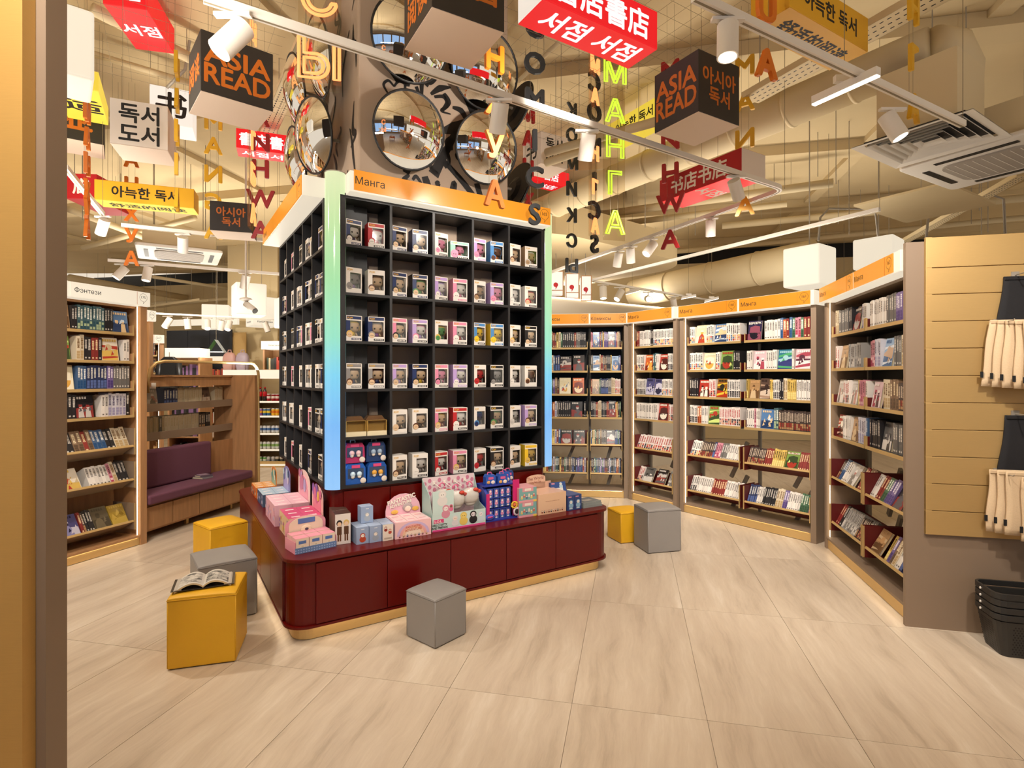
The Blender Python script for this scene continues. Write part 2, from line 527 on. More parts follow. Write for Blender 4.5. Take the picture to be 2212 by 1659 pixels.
for k in range(7):       # concrete beams across the slab
    c = D2 * (0.5 + 2.6 * k)
    m = MB(Matrix.Translation(c) @ Matrix.Rotation(YG, 4, 'Z')); m.box(-15, 12, -0.16, 0.16, CEIL - 0.14, CEIL - 0.002); m.build('beam', M_CEIL, ce)
for k in range(-4, 5):
    c = D1 * (3.1 * k) + D2 * 6
    m = MB(Matrix.Translation(c) @ Matrix.Rotation(YG, 4, 'Z')); m.box(-0.09, 0.09, -8, 8, CEIL - 0.07, CEIL - 0.002); m.build('rib', M_CEIL, ce)
wb = sthing('wall_back', D2 * 14.2, YG)
m = MB(); m.box(-17, 14, 0, 0.2, 0, 4.3); m.build('wall_face', M_WALLM, wb)
m = MB(); m.box(-17, 14, 0.3, 0.4, 4.2, CEIL); m.build('dark_gap', M_BLACK, wb)
for k in range(-11, 9):
    m = MB(); m.box(k * 1.4 - 0.006, k * 1.4 + 0.006, -0.006, 0.02, 2.6, 4.3); m.build('panel_joint', M_CREAM, wb)
wd = sthing('wall_front')
m = MB(); m.box(-9, 9, -8.4, -8.3, 0, CEIL); m.build('wall_face', M_TAUPE, wd)
M_SKY = mat('daylight_glazing', '#9fc4f2', 0.3, emit=0.9)
for i in range(5):
    x = -7 + 3 * i
    w = sthing('window_%d' % (i + 1))
    m = MB(); m.box(x, x + 2.6, -8.29, -8.27, 0.6, 3.6); m.build('pane', M_SKY, w)
    m = MB(); m.box(x - .05, x + 2.65, -8.29, -8.24, .55, .6); m.box(x - .05, x + 2.65, -8.29, -8.24, 3.6, 3.66); m.box(x - .05, x, -8.29, -8.24, .6, 3.6); m.box(x + 2.6, x + 2.65, -8.29, -8.24, .6, 3.6)
    m.build('window_frame', M_STEEL, w)

# near panel at the left edge of the photograph: a gold slat wall on the end of a taupe gondola
q = PX(145, 812, 1.31); q0 = PX(77, 812, 1.249)
lw = sthing('wall_left')
m = MB(); m.box(-1.75, q.x, 1.25, 1.31, 0, 2.62); m.build('end_panel', M_TAUPE, lw)
m = MB(); m.box(-1.75, q0.x, 1.215, 1.249, 0, 2.62); m.build('gold_facing', mat('left_gold', '#c89c56', .5, .25, noise=.06, nscale=60, stretch=(.5, .5, 30)), lw)

# ------------------------------------------------------------------ tower frame: local x runs along the lit front, local y to the back
TH = math.atan2(.5344, .8452)
E1 = Vector((math.cos(TH), math.sin(TH), 0)); E2 = Vector((-math.sin(TH), math.cos(TH), 0))
TM = Matrix.Rotation(TH, 4, 'Z')
TI = TM.inverted()
A0, A1, B0, B1 = .89, 2.655, 3.60, 5.36
CA, CB, CH = 1.775, 4.47, .622

# square building column rising through the tower, painted with brush strokes
co = sthing('column', (0, 0, 0), TH)
m = MB(); m.prism(rrect(CA - CH, CA + CH, CB - CH, CB + CH, .015, 2), .5, CEIL); m.build('shaft', M_TAUPED, co)

def ribbon(mb, pts, widths, n=7):
    """brush stroke in the local XY plane through control points (Catmull-Rom), tapering widths"""
    P = [pts[0]] + list(pts) + [pts[-1]]
    C = []
    k = len(pts) - 1
    for i in range(k):
        a, b, c, d = [Vector(P[i + j]) for j in range(4)]
        for s in range(n):
            t = s / n
            C.append((.5 * ((2 * b) + (c - a) * t + (2 * a - 5 * b + 4 * c - d) * t * t + (3 * b - a - 3 * c + d) * t ** 3), (i + t) / k))
    C.append((Vector(pts[-1]), 1.0))
    L, Rr = [], []
    for i, (p, t) in enumerate(C):
        q = C[min(i + 1, len(C) - 1)][0] - C[max(i - 1, 0)][0]
        q = q.normalized() if q.length > 1e-9 else Vector((1, 0))
        x = t * (len(widths) - 1); j = min(int(x), len(widths) - 2)
        w = widths[j] + (widths[j + 1] - widths[j]) * (x - j)
        nn = Vector((-q.y, q.x)) * (w / 2)
        L.append(p + nn); Rr.append(p - nn)
    vs = [(p.x, p.y, 0) for p in L] + [(p.x, p.y, 0) for p in Rr]
    o = len(L)
    mb.add(vs, [(i, o + i, o + i + 1, i + 1) for i in range(o - 1)])

fp = TM @ Vector((CA - CH, CB - CH - .003, 0)); FM = frame(fp, E1, -E2); FMI = FM.inverted()
def zf(x, y):            # crop coordinates -> column face sheet
    p = FMI @ PLN(600 + x * .3737, y * .3737, fp, E2)
    return (p.x, p.y)
STR = [([(640, 0), (700, -10), (760, -60)], [.05, .07, .03]), ([(660, 440), (700, 420), (740, 450), (750, 500)], [.09, .12, .07, .03]),
       ([(640, 545), (612, 490), (640, 465), (672, 500)], [.012, .02, .02, .014]), ([(672, 500), (700, 470), (735, 490), (725, 540), (680, 560)], [.014, .02, .02, .016, .01]),
       ([(800, 500), (830, 560), (835, 470), (870, 500)], [.03, .02, .04, .02]), ([(885, 545), (940, 510), (1000, 505)], [.02, .05, .01]),
       ([(905, 560), (960, 560), (980, 610), (945, 640), (1000, 660)], [.02, .03, .03, .02, .01]), ([(960, 540), (985, 590), (950, 640)], [.03, .05, .02]),
       ([(1000, 380), (1080, 520), (1140, 660)], [.05, .09, .08]), ([(940, 760), (1020, 740), (1090, 705)], [.03, .09, .05]),
       ([(1030, 760), (960, 900), (900, 1010)], [.05, .06, .09]), ([(960, 850), (990, 930), (960, 960)], [.06, .03, .05]),
       ([(960, 930), (1060, 1040), (1130, 1130)], [.04, .05, .05]), ([(870, 930), (900, 990), (930, 1000)], [.02, .04, .02]),
       ([(740, 1000), (760, 960), (800, 970), (830, 960)], [.05, .07, .05, .02]), ([(760, 1010), (730, 1040), (760, 1060)], [.02, .04, .05]),
       ([(780, 1040), (800, 1020), (830, 1060)], [.02, .03, .02]), ([(850, 1020), (860, 1050), (880, 1080)], [.05, .06, .03]),
       ([(930, 1090), (925, 1060), (935, 1050)], [.02, .05, .01]), ([(1000, 1100), (1020, 1060), (1025, 1110)], [.02, .05, .02]),
       ([(1150, 1060), (1170, 1130)], [.05, .05]), ([(1080, 850), (1040, 900), (1070, 940)], [.03, .05, .02]),
       ([(830, 440), (880, 480), (920, 430)], [.04, .03, .05]), ([(1010, 620), (1060, 640), (1090, 690)], [.02, .05, .04]),
       ([(1010, 800), (990, 830), (1000, 870)], [.05, .08, .04]), ([(620, -40), (560, -120), (700, -220)], [.04, .07, .05]), ([(900, 300), (980, 330), (1010, 400)], [.03, .06, .04])]
for pts, w in STR:
    m = MB(FM); ribbon(m, [zf(*p) for p in pts], w); m.build('graffiti_stroke', M_INK, co).matrix_parent_inverse = TI
lp = TM @ Vector((CA - CH - .003, CB + CH, 0)); LM = frame(lp, -E2, -E1)
for k in range(26):      # dense calligraphic strokes on the left face
    u = .08 + 1.1 * R.random(); z = 2.75 + 1.9 * R.random()
    p = [(u, z)]
    for _ in range(3):
        u += R.uniform(-.16, .16); z -= R.uniform(.03, .2); p.append((min(max(u, .03), 1.2), z))
    m = MB(LM); ribbon(m, p, [.01, R.uniform(.03, .06), R.uniform(.02, .05), .01], 5); m.build('graffiti_stroke', M_INK, co).matrix_parent_inverse = TI

# ------------------------------------------------------------------ red display counter around the tower foot
ct = thing('display_counter', 'oxblood red display counter with rounded corners and gold plinth around the tower', 'counter', (0, 0, 0), TH)
KA0, KA1, KB0, KB1 = .575, 3.02, 3.26, 5.70
m = MB(); m.prism(rrect(KA0 + .02, KA1 - .02, KB0 + .02, KB1 - .02, .12, 8), .10, .462); m.build('carcass', M_RED, ct)
m = MB(); m.prism(rrect(KA0, KA1, KB0, KB1, .14, 10), .463, .485); m.build('counter_top', M_RED, ct, bevel=.004)
m = MB(); m.prism(rrect(KA0 + .005, KA1 - .005, KB0 + .005, KB1 - .005, .135, 10), .086, .1); m.build('bottom_rim', M_RED, ct)
m = MB(); m.prism(rrect(KA0 + .055, KA1 - .055, KB0 + .06, KB1 - .06, .1, 8), 0.004, .086); m.build('gold_plinth', M_GOLD, ct)
m = MB(); m.prism(rrect(KA0 + .06, KA1 - .06, KB0 + .065, KB1 - .065, .1, 6), 0, .004); m.build('plinth_foot', M_BLACK, ct)
m = MB(); m.box(KA0 + .16, KA1 - .16, KB0 + .034, KB0 + .038, .0845, .086); m.build('led_strip', M_LEDK, ct)
m = MB(); m.box(KA0 + .034, KA0 + .038, KB0 + .16, KB1 - .16, .0845, .086); m.build('led_strip', M_LEDK, ct)
xs = [.735, 1.16, 1.59, 2.02, 2.45, 2.86]
for i in range(5):
    m = MB(); m.box(xs[i] + .002, xs[i + 1] - .002, KB0 + .006, KB0 + .03, .106, .452); m.build('door', M_RED, ct, bevel=.0015)
ys = [3.42, 3.85, 4.28, 4.71, 5.14, 5.55]
for i in range(5):
    m = MB(); m.box(KA0 + .006, KA0 + .03, ys[i] + .002, ys[i + 1] - .002, .106, .452); m.build('door', M_RED, ct, bevel=.0015)

# ------------------------------------------------------------------ black cubby tower
tw = thing('cubby_tower', 'tall black cubby display tower with lit corner tubes and orange sign on red counter', 'display shelf', (0, 0, 0), TH)
m = MB(); m.prism(rrect(A0 + .03, A1 - .03, B0 + .03, B1 - .03, .06, 4), .487, .80); m.build('red_base', M_RED, tw)
gx = [.988 + .3155 * i for i in range(6)]
gy = [3.765 + .3205 * i for i in range(6)]
gz = [.813 + .3155 * i for i in range(7)]
for i in range(5):
    m = MB(); m.box(gx[i] + .003, gx[i + 1] - .003, B0 + .018, B0 + .03, .5, .775); m.build('base_panel', M_RED, tw)
DEP = .30
m = MB(); m.box(gx[0], gx[5], B0 + DEP, B0 + DEP + .015, gz[0], gz[6]); m.build('back_panel', M_BLACK, tw)
m = MB(); m.box(A0 + DEP, A0 + DEP + .015, B0 + DEP + .02, gy[5], gz[0], gz[6]); m.build('back_panel', M_BLACK, tw)
for z in gz:
    m = MB(); m.box(gx[0] - .012, gx[5] + .012, B0, B0 + DEP, z - .018, z, mi=0); o = m.build('shelf_board', M_EDGE, tw)
    m = MB(); m.box(A0, A0 + DEP - .002, gy[0], gy[5] + .012, z - .018, z); m.build('shelf_board', M_EDGE, tw)
for k, x in enumerate(gx):
    for j in range(6):
        m = MB(); m.box(x - .009, x + .009, B0 + .001, B0 + DEP, gz[j], gz[j + 1] - .018); m.build('divider', M_EDGE, tw)
for k, y in enumerate(gy):
    for j in range(6):
        m = MB(); m.box(A0 + .001, A0 + DEP - .002, y - .009, y + .009, gz[j], gz[j + 1] - .018); m.build('divider', M_EDGE, tw)
m = MB(); m.box(A0 + DEP + .02, A1 - .02, B0 + DEP + .02, B1 - .02, gz[0], gz[6] - .02); m.build('core_box', M_BLACK, tw)
m = MB(); m.box(A0 + .02, A1 - .02, B0 + .02, B1 - .02, gz[6], gz[6] + .02); m.build('cap_board', M_BLACK, tw)
m = MB(); m.box(A0 + .05, A1 - .05, B0 + .05, B1 - .05, gz[0] - .03, gz[0] - .0185); m.build('foot_board', M_BLACK, tw)
for cx, cy in ((.946, 3.662), (2.635, 3.68)):
    m = MB(); m.cyl((cx, cy, .795), (cx, cy, 2.85), .066, n=32); m.build('light_tube', M_TUBE, tw, True).modifiers.new('e', 'EDGE_SPLIT')
    m = MB(); m.cyl((cx, cy, 2.85), (cx, cy, 2.856), .068, n=32); m.build('tube_cap', M_STEEL, tw)
for x0, x1, y0, y1 in ((gx[0] - .03, gx[0] - .009, B0 - .002, B0 + .2), (gx[5] + .009, gx[5] + .02, B0 - .002, B0 + .2), (A0 - .002, A0 + .2, gy[0] - .03, gy[0] - .009), (A0 - .002, A0 + .2, gy[5] + .009, gy[5] + .02)):
    m = MB(); m.box(x0, x1, y0, y1, gz[0] - .018, gz[6]); m.build('end_post', M_EDGE, tw)
SZ0, SZ1 = 2.712, 2.848
def bubble(mb, c, r, w=.0022, M=None):
    n = 26
    P, Q = [], []
    for i in range(n + 1):
        a = rad(-60 + 330 * i / n)
        P.append((c[0] + r * math.cos(a), c[1] + r * math.sin(a))); 
    tail = (c[0] - r * .05, c[1] - r * 1.55)
    P = [tail] + P + [tail]
    for a, b in zip(P[:-1], P[1:]):
        d = (Vector(b) - Vector(a)).normalized(); q = Vector((-d.y, d.x)) * w / 2
        a, b = Vector(a) - d * w * .3, Vector(b) + d * w * .3
        mb.add([(*(a + q), 0), (*(a - q), 0), (*(b - q), 0), (*(b + q), 0)], [(0, 1, 2, 3)], M=M)

def sign_panel(par, M, w, h, title, num, tpos, tsize, mtp=M_LORG, bub=None, x0=0.0, joint=True):
    """printed lightbox face: sheet from (0,0) to (w,h) on frame M, word near the left, number in a speech bubble near the right"""
    mb = MB(M); mb.box(0, w, 0, h, 0, .006); o = mb.build('sign_face', mtp, par)
    if title:
        text(title, M_INK, M @ Matrix.Translation((tpos, h * .5, .0075)), h=tsize, parent=o)
    if num:
        bx = bub if bub is not None else w - h * .45
        mb = MB(M @ Matrix.Translation((0, 0, .0075))); bubble(mb, (bx, h * .58), h * .31); mb.build('speech_bubble', M_INK, o)
        text(num, M_INK, M @ Matrix.Translation((bx, h * .6, .0075)), h=h * .2, parent=o)
        if joint:
            mb = MB(M); jx = bx - h * .52; mb.box(jx, jx + .002, 0, h, .0062, .0072); mb.build('face_joint', M_TEXTO, o)
    return o

m = MB(); m.box(gx[0] + .015, gx[5] + .02, B0 - .075, B0 + .06, SZ0, SZ1); m.build('lightbox', M_LBOX, tw, bevel=.004)
S1M = frame((gx[0] + .04, B0 - .0755, SZ0 + .012), (1, 0, 0), (0, -1, 0))
sign_panel(tw, S1M, gx[5] - gx[0] - .02, SZ1 - SZ0 - .006, 'Манга', '165', .105, .05)
m = MB(); m.box(A0 - .13, A0 + .05, gy[0] + .0, gy[5] + .05, SZ0, SZ1); m.build('lightbox', M_LBOX, tw, bevel=.004)
S2M = frame((A0 - .1305, gy[5] + .05, SZ0 + .004), (0, -1, 0), (-1, 0, 0))
sign_panel(tw, S2M, gy[5] - gy[0] + .045, SZ1 - SZ0 - .008, 'Кино', '164', .15, .05)

# convex mirrors on bracket arms
def mirror(px, py, plane_b, rad_m, nrm, label, grp='convex mirrors on the painted column', a_plane=None):
    if a_plane is None:
        c = PLN(px, py, TM @ Vector((0, plane_b, 0)), E2)
    else:
        c = PLN(px, py, TM @ Vector((a_plane, 0, 0)), E1)
    n = Vector(nrm).normalized()
    M = frame(c, Vector((0, 0, 1)).cross(n), n)
    t = thing('convex_mirror', label, 'mirror', group=grp, M=M)
    Rr = rad_m * 1.75
    mb = MB(); nu, nv = 40, 10
    vs = [(0, 0, Rr - math.sqrt(Rr * Rr - rad_m ** 2))]
    h0 = math.sqrt(Rr * Rr - rad_m ** 2)
    for j in range(1, nv + 1):
        r = rad_m * j / nv
        for i in range(nu):
            a = 2 * math.pi * i / nu
            vs.append((r * math.cos(a), r * math.sin(a), math.sqrt(Rr * Rr - r * r) - h0))
    fs = [(0, 1 + i, 1 + (i + 1) % nu) for i in range(nu)]
    for j in range(nv - 1):
        for i in range(nu):
            a = 1 + j * nu
            fs.append((a + i, a + nu + i, a + nu + (i + 1) % nu, a + (i + 1) % nu))
    mb.add(vs, fs); mb.build('mirror_glass', M_MIRROR, t, True)
    mb = MB(); mb.tube([(rad_m * 1.01 * math.cos(2 * math.pi * i / 40), rad_m * 1.01 * math.sin(2 * math.pi * i / 40), 0) for i in range(40)], .008, 6, True); mb.build('rim', M_RUBBER, t, True)
    mb = MB(); mb.disc((0, 0, -.012), rad_m, 32); mb.cyl((0, 0, -.012), (0, 0, -.03), rad_m * .5, rad_m * .3); mb.build('back_shell', M_RUBBER, t)
    q = M.inverted() @ (c - (E2 * -.18 if a_plane is None else (E1 * -.25 if a_plane < CA else E1 * .25)))
    mb = MB(); mb.cyl((0, 0, -.03), tuple(q), .012); mb.build('bracket_arm', M_STEEL, t)
    return t
nf = -E2 + Vector((0, 0, -.22)); ns = -E1 + Vector((0, 0, -.2))
mirror(885, 282, CB - CH - .16, .262, nf, 'convex mirror lower left on column front above the manga sign')
mirror(1052, 320, CB - CH - .16, .262, nf, 'convex mirror lower right on column front above the manga sign')
mirror(888, 84, CB - CH - .16, .285, nf, 'convex mirror upper left on column front half behind black cube')
mirror(1049, 150, CB - CH - .16, .285, nf, 'convex mirror upper right on column front behind the orange letters')
mirror(676, 293, 0, .27, ns + E2 * -.25, 'convex mirror low on column left face, nearest the corner tube', a_plane=CA - CH - .2)
mirror(640, 350, 0, .27, ns, 'convex mirror low on column left face, hanging just over orange sign', a_plane=CA - CH - .22)
mirror(638, 196, 0, .27, ns, 'convex mirror leftmost on the column left face, beside red sign', a_plane=CA - CH - .24)
mirror(688, 123, 0, .27, ns, 'convex mirror high on column left face behind the neon letters', a_plane=CA - CH - .18)
mirror(1113, 238, 0, .25, E1 + Vector((0, 0, -.3)), 'edge-on convex mirror upper right flank of column seen from behind', a_plane=CA + CH + .2)
mirror(1110, 412, 0, .25, E1 + Vector((0, 0, -.3)), 'edge-on convex mirror lower right flank of column, near the red sign', a_plane=CA + CH + .2)
# ------------------------------------------------------------------ books
ST = {  # key: spine, title, art patches, height, thickness, colour word
    'w': ('#e6ddd2', '#6b645e', None, .178, .0165, 'white'), 'W': ('#ebe3d8', '#2c2a2a', ['#d9a07a', '#b5402f', '#3b3a44', '#d8b25e', '#5a7a9c'], .178, .017, 'white picture'),
    'x': ('#ddd6cc', '#161616', ['#4a4648', '#2a2627'], .178, .017, 'black and white'), 'k': ('#262326', '#c9c2b8', None, .185, .018, 'black'),
    'r': ('#8e2018', '#e8cfa0', None, .18, .018, 'red'), 'R': ('#e4d6cc', '#a8201c', ['#b5302a', '#c98b66', '#3a3236'], .178, .0165, 'red and white'),
    'g': ('#6b6763', '#d8d2c8', None, .185, .017, 'grey'), 's': ('#a8a29b', '#4d4844', ['#6e6863', '#d2cbc2'], .18, .015, 'silver'),
    't': ('#8a6a4c', '#e6d4b0', ['#5a4634'], .19, .02, 'tan'), 'b': ('#3d618c', '#e8e6de', ['#1f4a78'], .185, .017, 'blue'),
    'n': ('#2a3560', '#d9d6c8', ['#56689c'], .185, .02, 'navy'), 'p': ('#75609a', '#efe8f0', ['#4c3a78'], .182, .018, 'purple'),
    'P': ('#cf7c8e', '#5a2130', ['#e9c2c6', '#a83a56'], .182, .017, 'pink'), 'y': ('#d8b23c', '#3a2f14', ['#e8d48a'], .18, .018, 'yellow'),
    'o': ('#cc6a28', '#f4e6cc', ['#8e3a16'], .175, .02, 'orange'), 'G': ('#4d7a55', '#e6ead8', ['#2c4c34'], .18, .017, 'green'),
    'T': ('#42656c', '#eef0e6', ['#2a4c58', '#a8b890'], .19, .019, 'teal'), 'c': ('#d8c6a4', '#7a5c3a', ['#b79a6c'], .19, .02, 'cream'),
    'q': ('#c4b08c', '#b3a07e', None, .185, .0175, 'page-edge'), 'd': ('#4a3a34', '#cbb9a2', ['#8c3226', '#b0865c'], .175, .0155, 'dark brown'), 'l': ('#c9c4cc', '#54506a', ['#9a94b4'], .185, .018, 'pale grey'),
}
FC = {  # face-out covers: ground, shapes, word
    'o': ('#c8602c', ['#e8a84a', '#7a2416', '#efd9b4'], 'orange'), 'r': ('#a83428', ['#e2b8a4', '#4a1a18', '#e6dccb'], 'red'), 'p': ('#4c4a78', ['#8c8ab8', '#c9c4d4', '#2a2846'], 'violet'),
    'c': ('#d8cba6', ['#b0422c', '#e8dcc0', '#7c8a9c', '#d8a24a'], 'cream'), 'b': ('#5a7fae', ['#d0dce6', '#2a3f66', '#e6c89a'], 'blue'), 'G': ('#7d9a4c', ['#c8d87c', '#3a4a2c', '#a83a2c'], 'green'),
    'y': ('#8a5a24', ['#e0b83c', '#a83820', '#2c2a20'], 'amber'), 'n': ('#2e2a48', ['#5a3a6a', '#8a4a5c', '#1a1826'], 'navy'), 'P': ('#d8b8bc', ['#a84a58', '#f0e2de', '#5a3440'], 'pink'),
    'T': ('#2f6f86', ['#4fa06a', '#3a3f74', '#9cc4cc'], 'teal'), 't': ('#a8845c', ['#d0b48c', '#6e5034', '#c49a6a'], 'tan'), 'd': ('#5a463c', ['#a88a74', '#d0bca8', '#3a2c28'], 'brown'),
    'k': ('#211d20', ['#5a5458', '#8a3430', '#c4bcb4'], 'black'), 'g': ('#5a5856', ['#9a9692', '#d4cec6', '#2e2c2c'], 'grey'), 's': ('#b8b0a8', ['#8a8078', '#e0d8d0', '#c08a80'], 'silver'),
    'i': ('#9ab4d0', ['#e2e8ee', '#4a6a94', '#c8a88c'], 'pale blue'), 'w': ('#e6dac6', ['#b04030', '#d9b45c', '#c9b48c'], 'white'), 'z': ('#5c5240', ['#6e624c', '#4a4234'], 'olive'), 'Y': ('#a88a34', ['#8a6e24', '#c4a448'], 'gold'),
}
MIX = {'m': 'krgtnodTcpylGbd', }
PAGE = lin('#d8c8a8')

def book_mesh(mb, w, d, h, st, seed, M=None, fore=False):
    """upright book: spine towards -y, page block inside two boards, title marks and picture patches on the spine"""
    rr = random.Random(seed)
    sp, ti, art = lin(st[0]), lin(st[1]), st[2]
    j = 1 + rr.uniform(-.12, .12); g_ = sum(sp) / 3; sp = tuple(min(1, (v * .82 + g_ * .18) * j) for v in sp)
    t = min(.0022, w * .14)
    mb.box(0, t, 0, d, 0, h, sp, M=M); mb.box(w - t, w, 0, d, 0, h, sp, M=M); mb.box(t, w - t, 0, t, 0, h, sp, M=M)
    mb.box(t, w - t, t, d - .004, .003, h - .003, PAGE, M=M)
    y = -.0004
    def q(x0, x1, z0, z1, c):
        mb.quad((w * x0, y, h * z0), (w * x1, y, h * z0), (w * x1, y, h * z1), (w * x0, y, h * z1), c, M=M)
    n = rr.randint(5, 8); z = rr.uniform(.86, .92); zb = rr.uniform(.42, .5); s = (z - zb) / n
    for k in range(n):
        a = rr.uniform(.2, .3)
        q(a, 1 - a, z - s * (k + .82), z - s * k, ti)
        if rr.random() < .5:
            y -= .0003; q(.42, .58, z - s * (k + .6), z - s * (k + .2), sp); y += .0003
    if art:
        for k in range(3):
            z0 = .06 + .11 * k; c = lin(rr.choice(art)); q(.08 + .1 * rr.random(), .92 - .1 * rr.random(), z0, z0 + .1, c)
    else:
        q(.25, .75, .08, .14, ti)

def cover_mesh(mb, w, t, h, fc, seed, M=None):
    """book shown face out: cover towards -y"""
    rr = random.Random(seed)
    g = lin(fc[0]); cs = [lin(c) for c in fc[1]]
    mb.box(0, w, 0, .002, 0, h, g, M=M); mb.box(0, w, t - .002, t, 0, h, g, M=M); mb.box(0, .002, .002, t - .002, 0, h, g, M=M)
    mb.box(.002, w - .003, .002, t - .002, .003, h - .003, PAGE, M=M)
    lay = [0]
    def poly(ps, c):
        lay[0] += 1
        y = -.0003 * lay[0]
        ps = [(min(max(a, .03), .97), min(max(b, .03), .97)) for a, b in ps]
        mb.add([(w * a, y, h * b) for a, b in ps], [tuple(range(len(ps)))], c, M=M)
    poly([(.03, .03), (.97, .03), (.97, .45 + rr.uniform(-.1, .1)), (.03, .4 + rr.uniform(-.1, .1))], cs[1 % len(cs)])
    cx = rr.uniform(.35, .65)
    kind = rr.randint(0, 4)
    if kind == 1:      # sweeping bands with a sun disc
        for k in range(4):
            b = .08 + .17 * k + rr.uniform(-.03, .03)
            poly([(.03, b), (.97, b + rr.uniform(-.15, .25)), (.97, b + .12 + rr.uniform(-.1, .25)), (.03, b + .1)], cs[k % len(cs)])
        poly([(cx + .2 * math.cos(a * .52), .58 + .14 * math.sin(a * .52)) for a in range(12)], cs[-1])
    elif kind == 2:    # shattered action panel
        for k in range(9):
            a, b = rr.uniform(.05, .75), rr.uniform(.05, .6); s = rr.uniform(.12, .3)
            poly([(a, b), (a + s, b + rr.uniform(-.05, .15)), (a + s * rr.uniform(.2, .9), b + s)], rr.choice(cs))
    elif kind == 3:    # two figures side by side
        for q in (.3, .68):
            hh = rr.uniform(.38, .5)
            poly([(q - .16, .03), (q + .16, .03), (q + .11, hh), (q - .12, hh)], rr.choice(cs)); poly([(q + .09 * math.cos(a * .7), hh + .09 + .08 * math.sin(a * .7)) for a in range(9)], cs[-1]); poly([(q - .11, hh + .08), (q + .1, hh + .1), (q + .09, hh + .19), (q - .1, hh + .2)], rr.choice(cs))
    elif kind == 4:    # large head close-up
        poly([(.5 + .36 * math.cos(a * .45), .36 + .3 * math.sin(a * .45)) for a in range(14)], cs[-1]); poly([(.12, .4), (.9, .38), (.86, .7), (.5, .76), (.16, .68)], cs[1 % len(cs)])
        for q in (.36, .62): poly([(q - .06, .34), (q + .06, .34), (q + .05, .38), (q - .05, .385)], (.02, .02, .02))
    else: poly([(cx - .3, .03), (cx + .3, .03), (cx + .2, .4), (cx + .06, .52), (cx - .06, .52), (cx - .22, .38)], cs[0])
    if kind == 0: poly([(cx + .13 * math.cos(a * .7), .6 + .1 * math.sin(a * .7)) for a in range(9)], cs[-1])
    if kind == 0: poly([(cx - .14, .62), (cx + .14, .62), (cx + .1, .73), (cx - .08, .74)], cs[1 % len(cs)])
    for k in range(3):
        a, b = rr.uniform(.05, .8), rr.uniform(.1, .45)
        poly([(a, b), (a + .18, b + .05), (a + .1, b + .2)], rr.choice(cs))
    a = .1
    for k in range(rr.randint(4, 6)):
        poly([(a, .83), (a + .1, .83), (a + .1, .93), (a, .93)], cs[-1] if sum(g) < 1.2 else cs[1 % len(cs)]); a += .14
    return

BOOKS = []   # (size in photo, category, label, builder-args, matrix)
def proj_area(M, w, h):
    p = M @ Vector((w / 2, 0, h / 2))
    if p.y < .3: return 0
    s = F / p.y
    n = (M.to_3x3() @ Vector((0, -1, 0)))
    vis = abs(n.dot((p - Vector((0, 0, EYE))).normalized()))
    return w * h * s * s * max(.15, vis)

def fill_row(spec, M, width, where, cat, name='book', tilt=0.0, seed=0, hs=1.0, dep=.125, lean=True):
    """spec tokens: style + count, or f + cover style; M: frame at the row's left front (x right, y back, z up)"""
    rr = random.Random(seed * 97 + 5)
    toks = []
    for tk in spec.split():
        if tk[0] == 'f':
            toks.append(('f', tk[1], tk[2:]))
        else:
            for _ in range(int(tk[1:] or 1)):
                toks.append(('b', rr.choice(MIX[tk[0]]) if tk[0] in MIX else tk[0], ''))
    tot = sum(.122 if a == 'f' else ST[b][4] + .0008 for a, b, _ in toks)
    k = max(.6, min(2.0, width * .985 / tot))
    x = 0.0
    for i, (a, b, ttl) in enumerate(toks):
        pos = '%s from left' % nth(i)
        if a == 'f':
            w = .122 * k * .95; w = min(max(w, .09), .145); h = .185 * hs * rr.uniform(.95, 1.05)
            lz = rad(-9 if not tilt else -3)
            Mb = M @ Matrix.Translation((x + .003, .02, .001)) @ Matrix.Rotation(lz, 4, 'X')
            BOOKS.append((proj_area(Mb, w, h), cat, '%s face-out %s, %s, %s' % (FC[b][2], name.replace('_', ' ').replace(' volume', ''), pos, where), ('f', w, .018, h, b, rr.random(), ttl), Mb, name))
            x += .122 * k
        else:
            st = ST[b]; w = st[4] * k; h = st[3] * hs * rr.uniform(.97, 1.03)
            Mb = M @ Matrix.Translation((x, .012 + rr.uniform(0, .008), .001))
            if rr.random() < .1 and lean:
                Mb = Mb @ Matrix.Rotation(rad(rr.uniform(-1.5, 1.5)), 4, 'Y')
            BOOKS.append((proj_area(Mb, w, h), cat, '%s %s, %s, %s' % (st[5], name.replace('_', ' ').replace(' volume', ''), pos, where), ('b', w, dep, h, b, rr.random(), ''), Mb, name))
            x += (st[4] + .0008) * k

# ------------------------------------------------------------------ wall shelving units
def shelf_frame(p0, p1):
    u = Vector((p1[0] - p0[0], p1[1] - p0[1], 0)); L = u.length; u.normalize()
    return Matrix(((u.x, -u.y, 0, p0[0]), (u.y, u.x, 0, p0[1]), (0, 0, 1, 0), (0, 0, 0, 1))), L

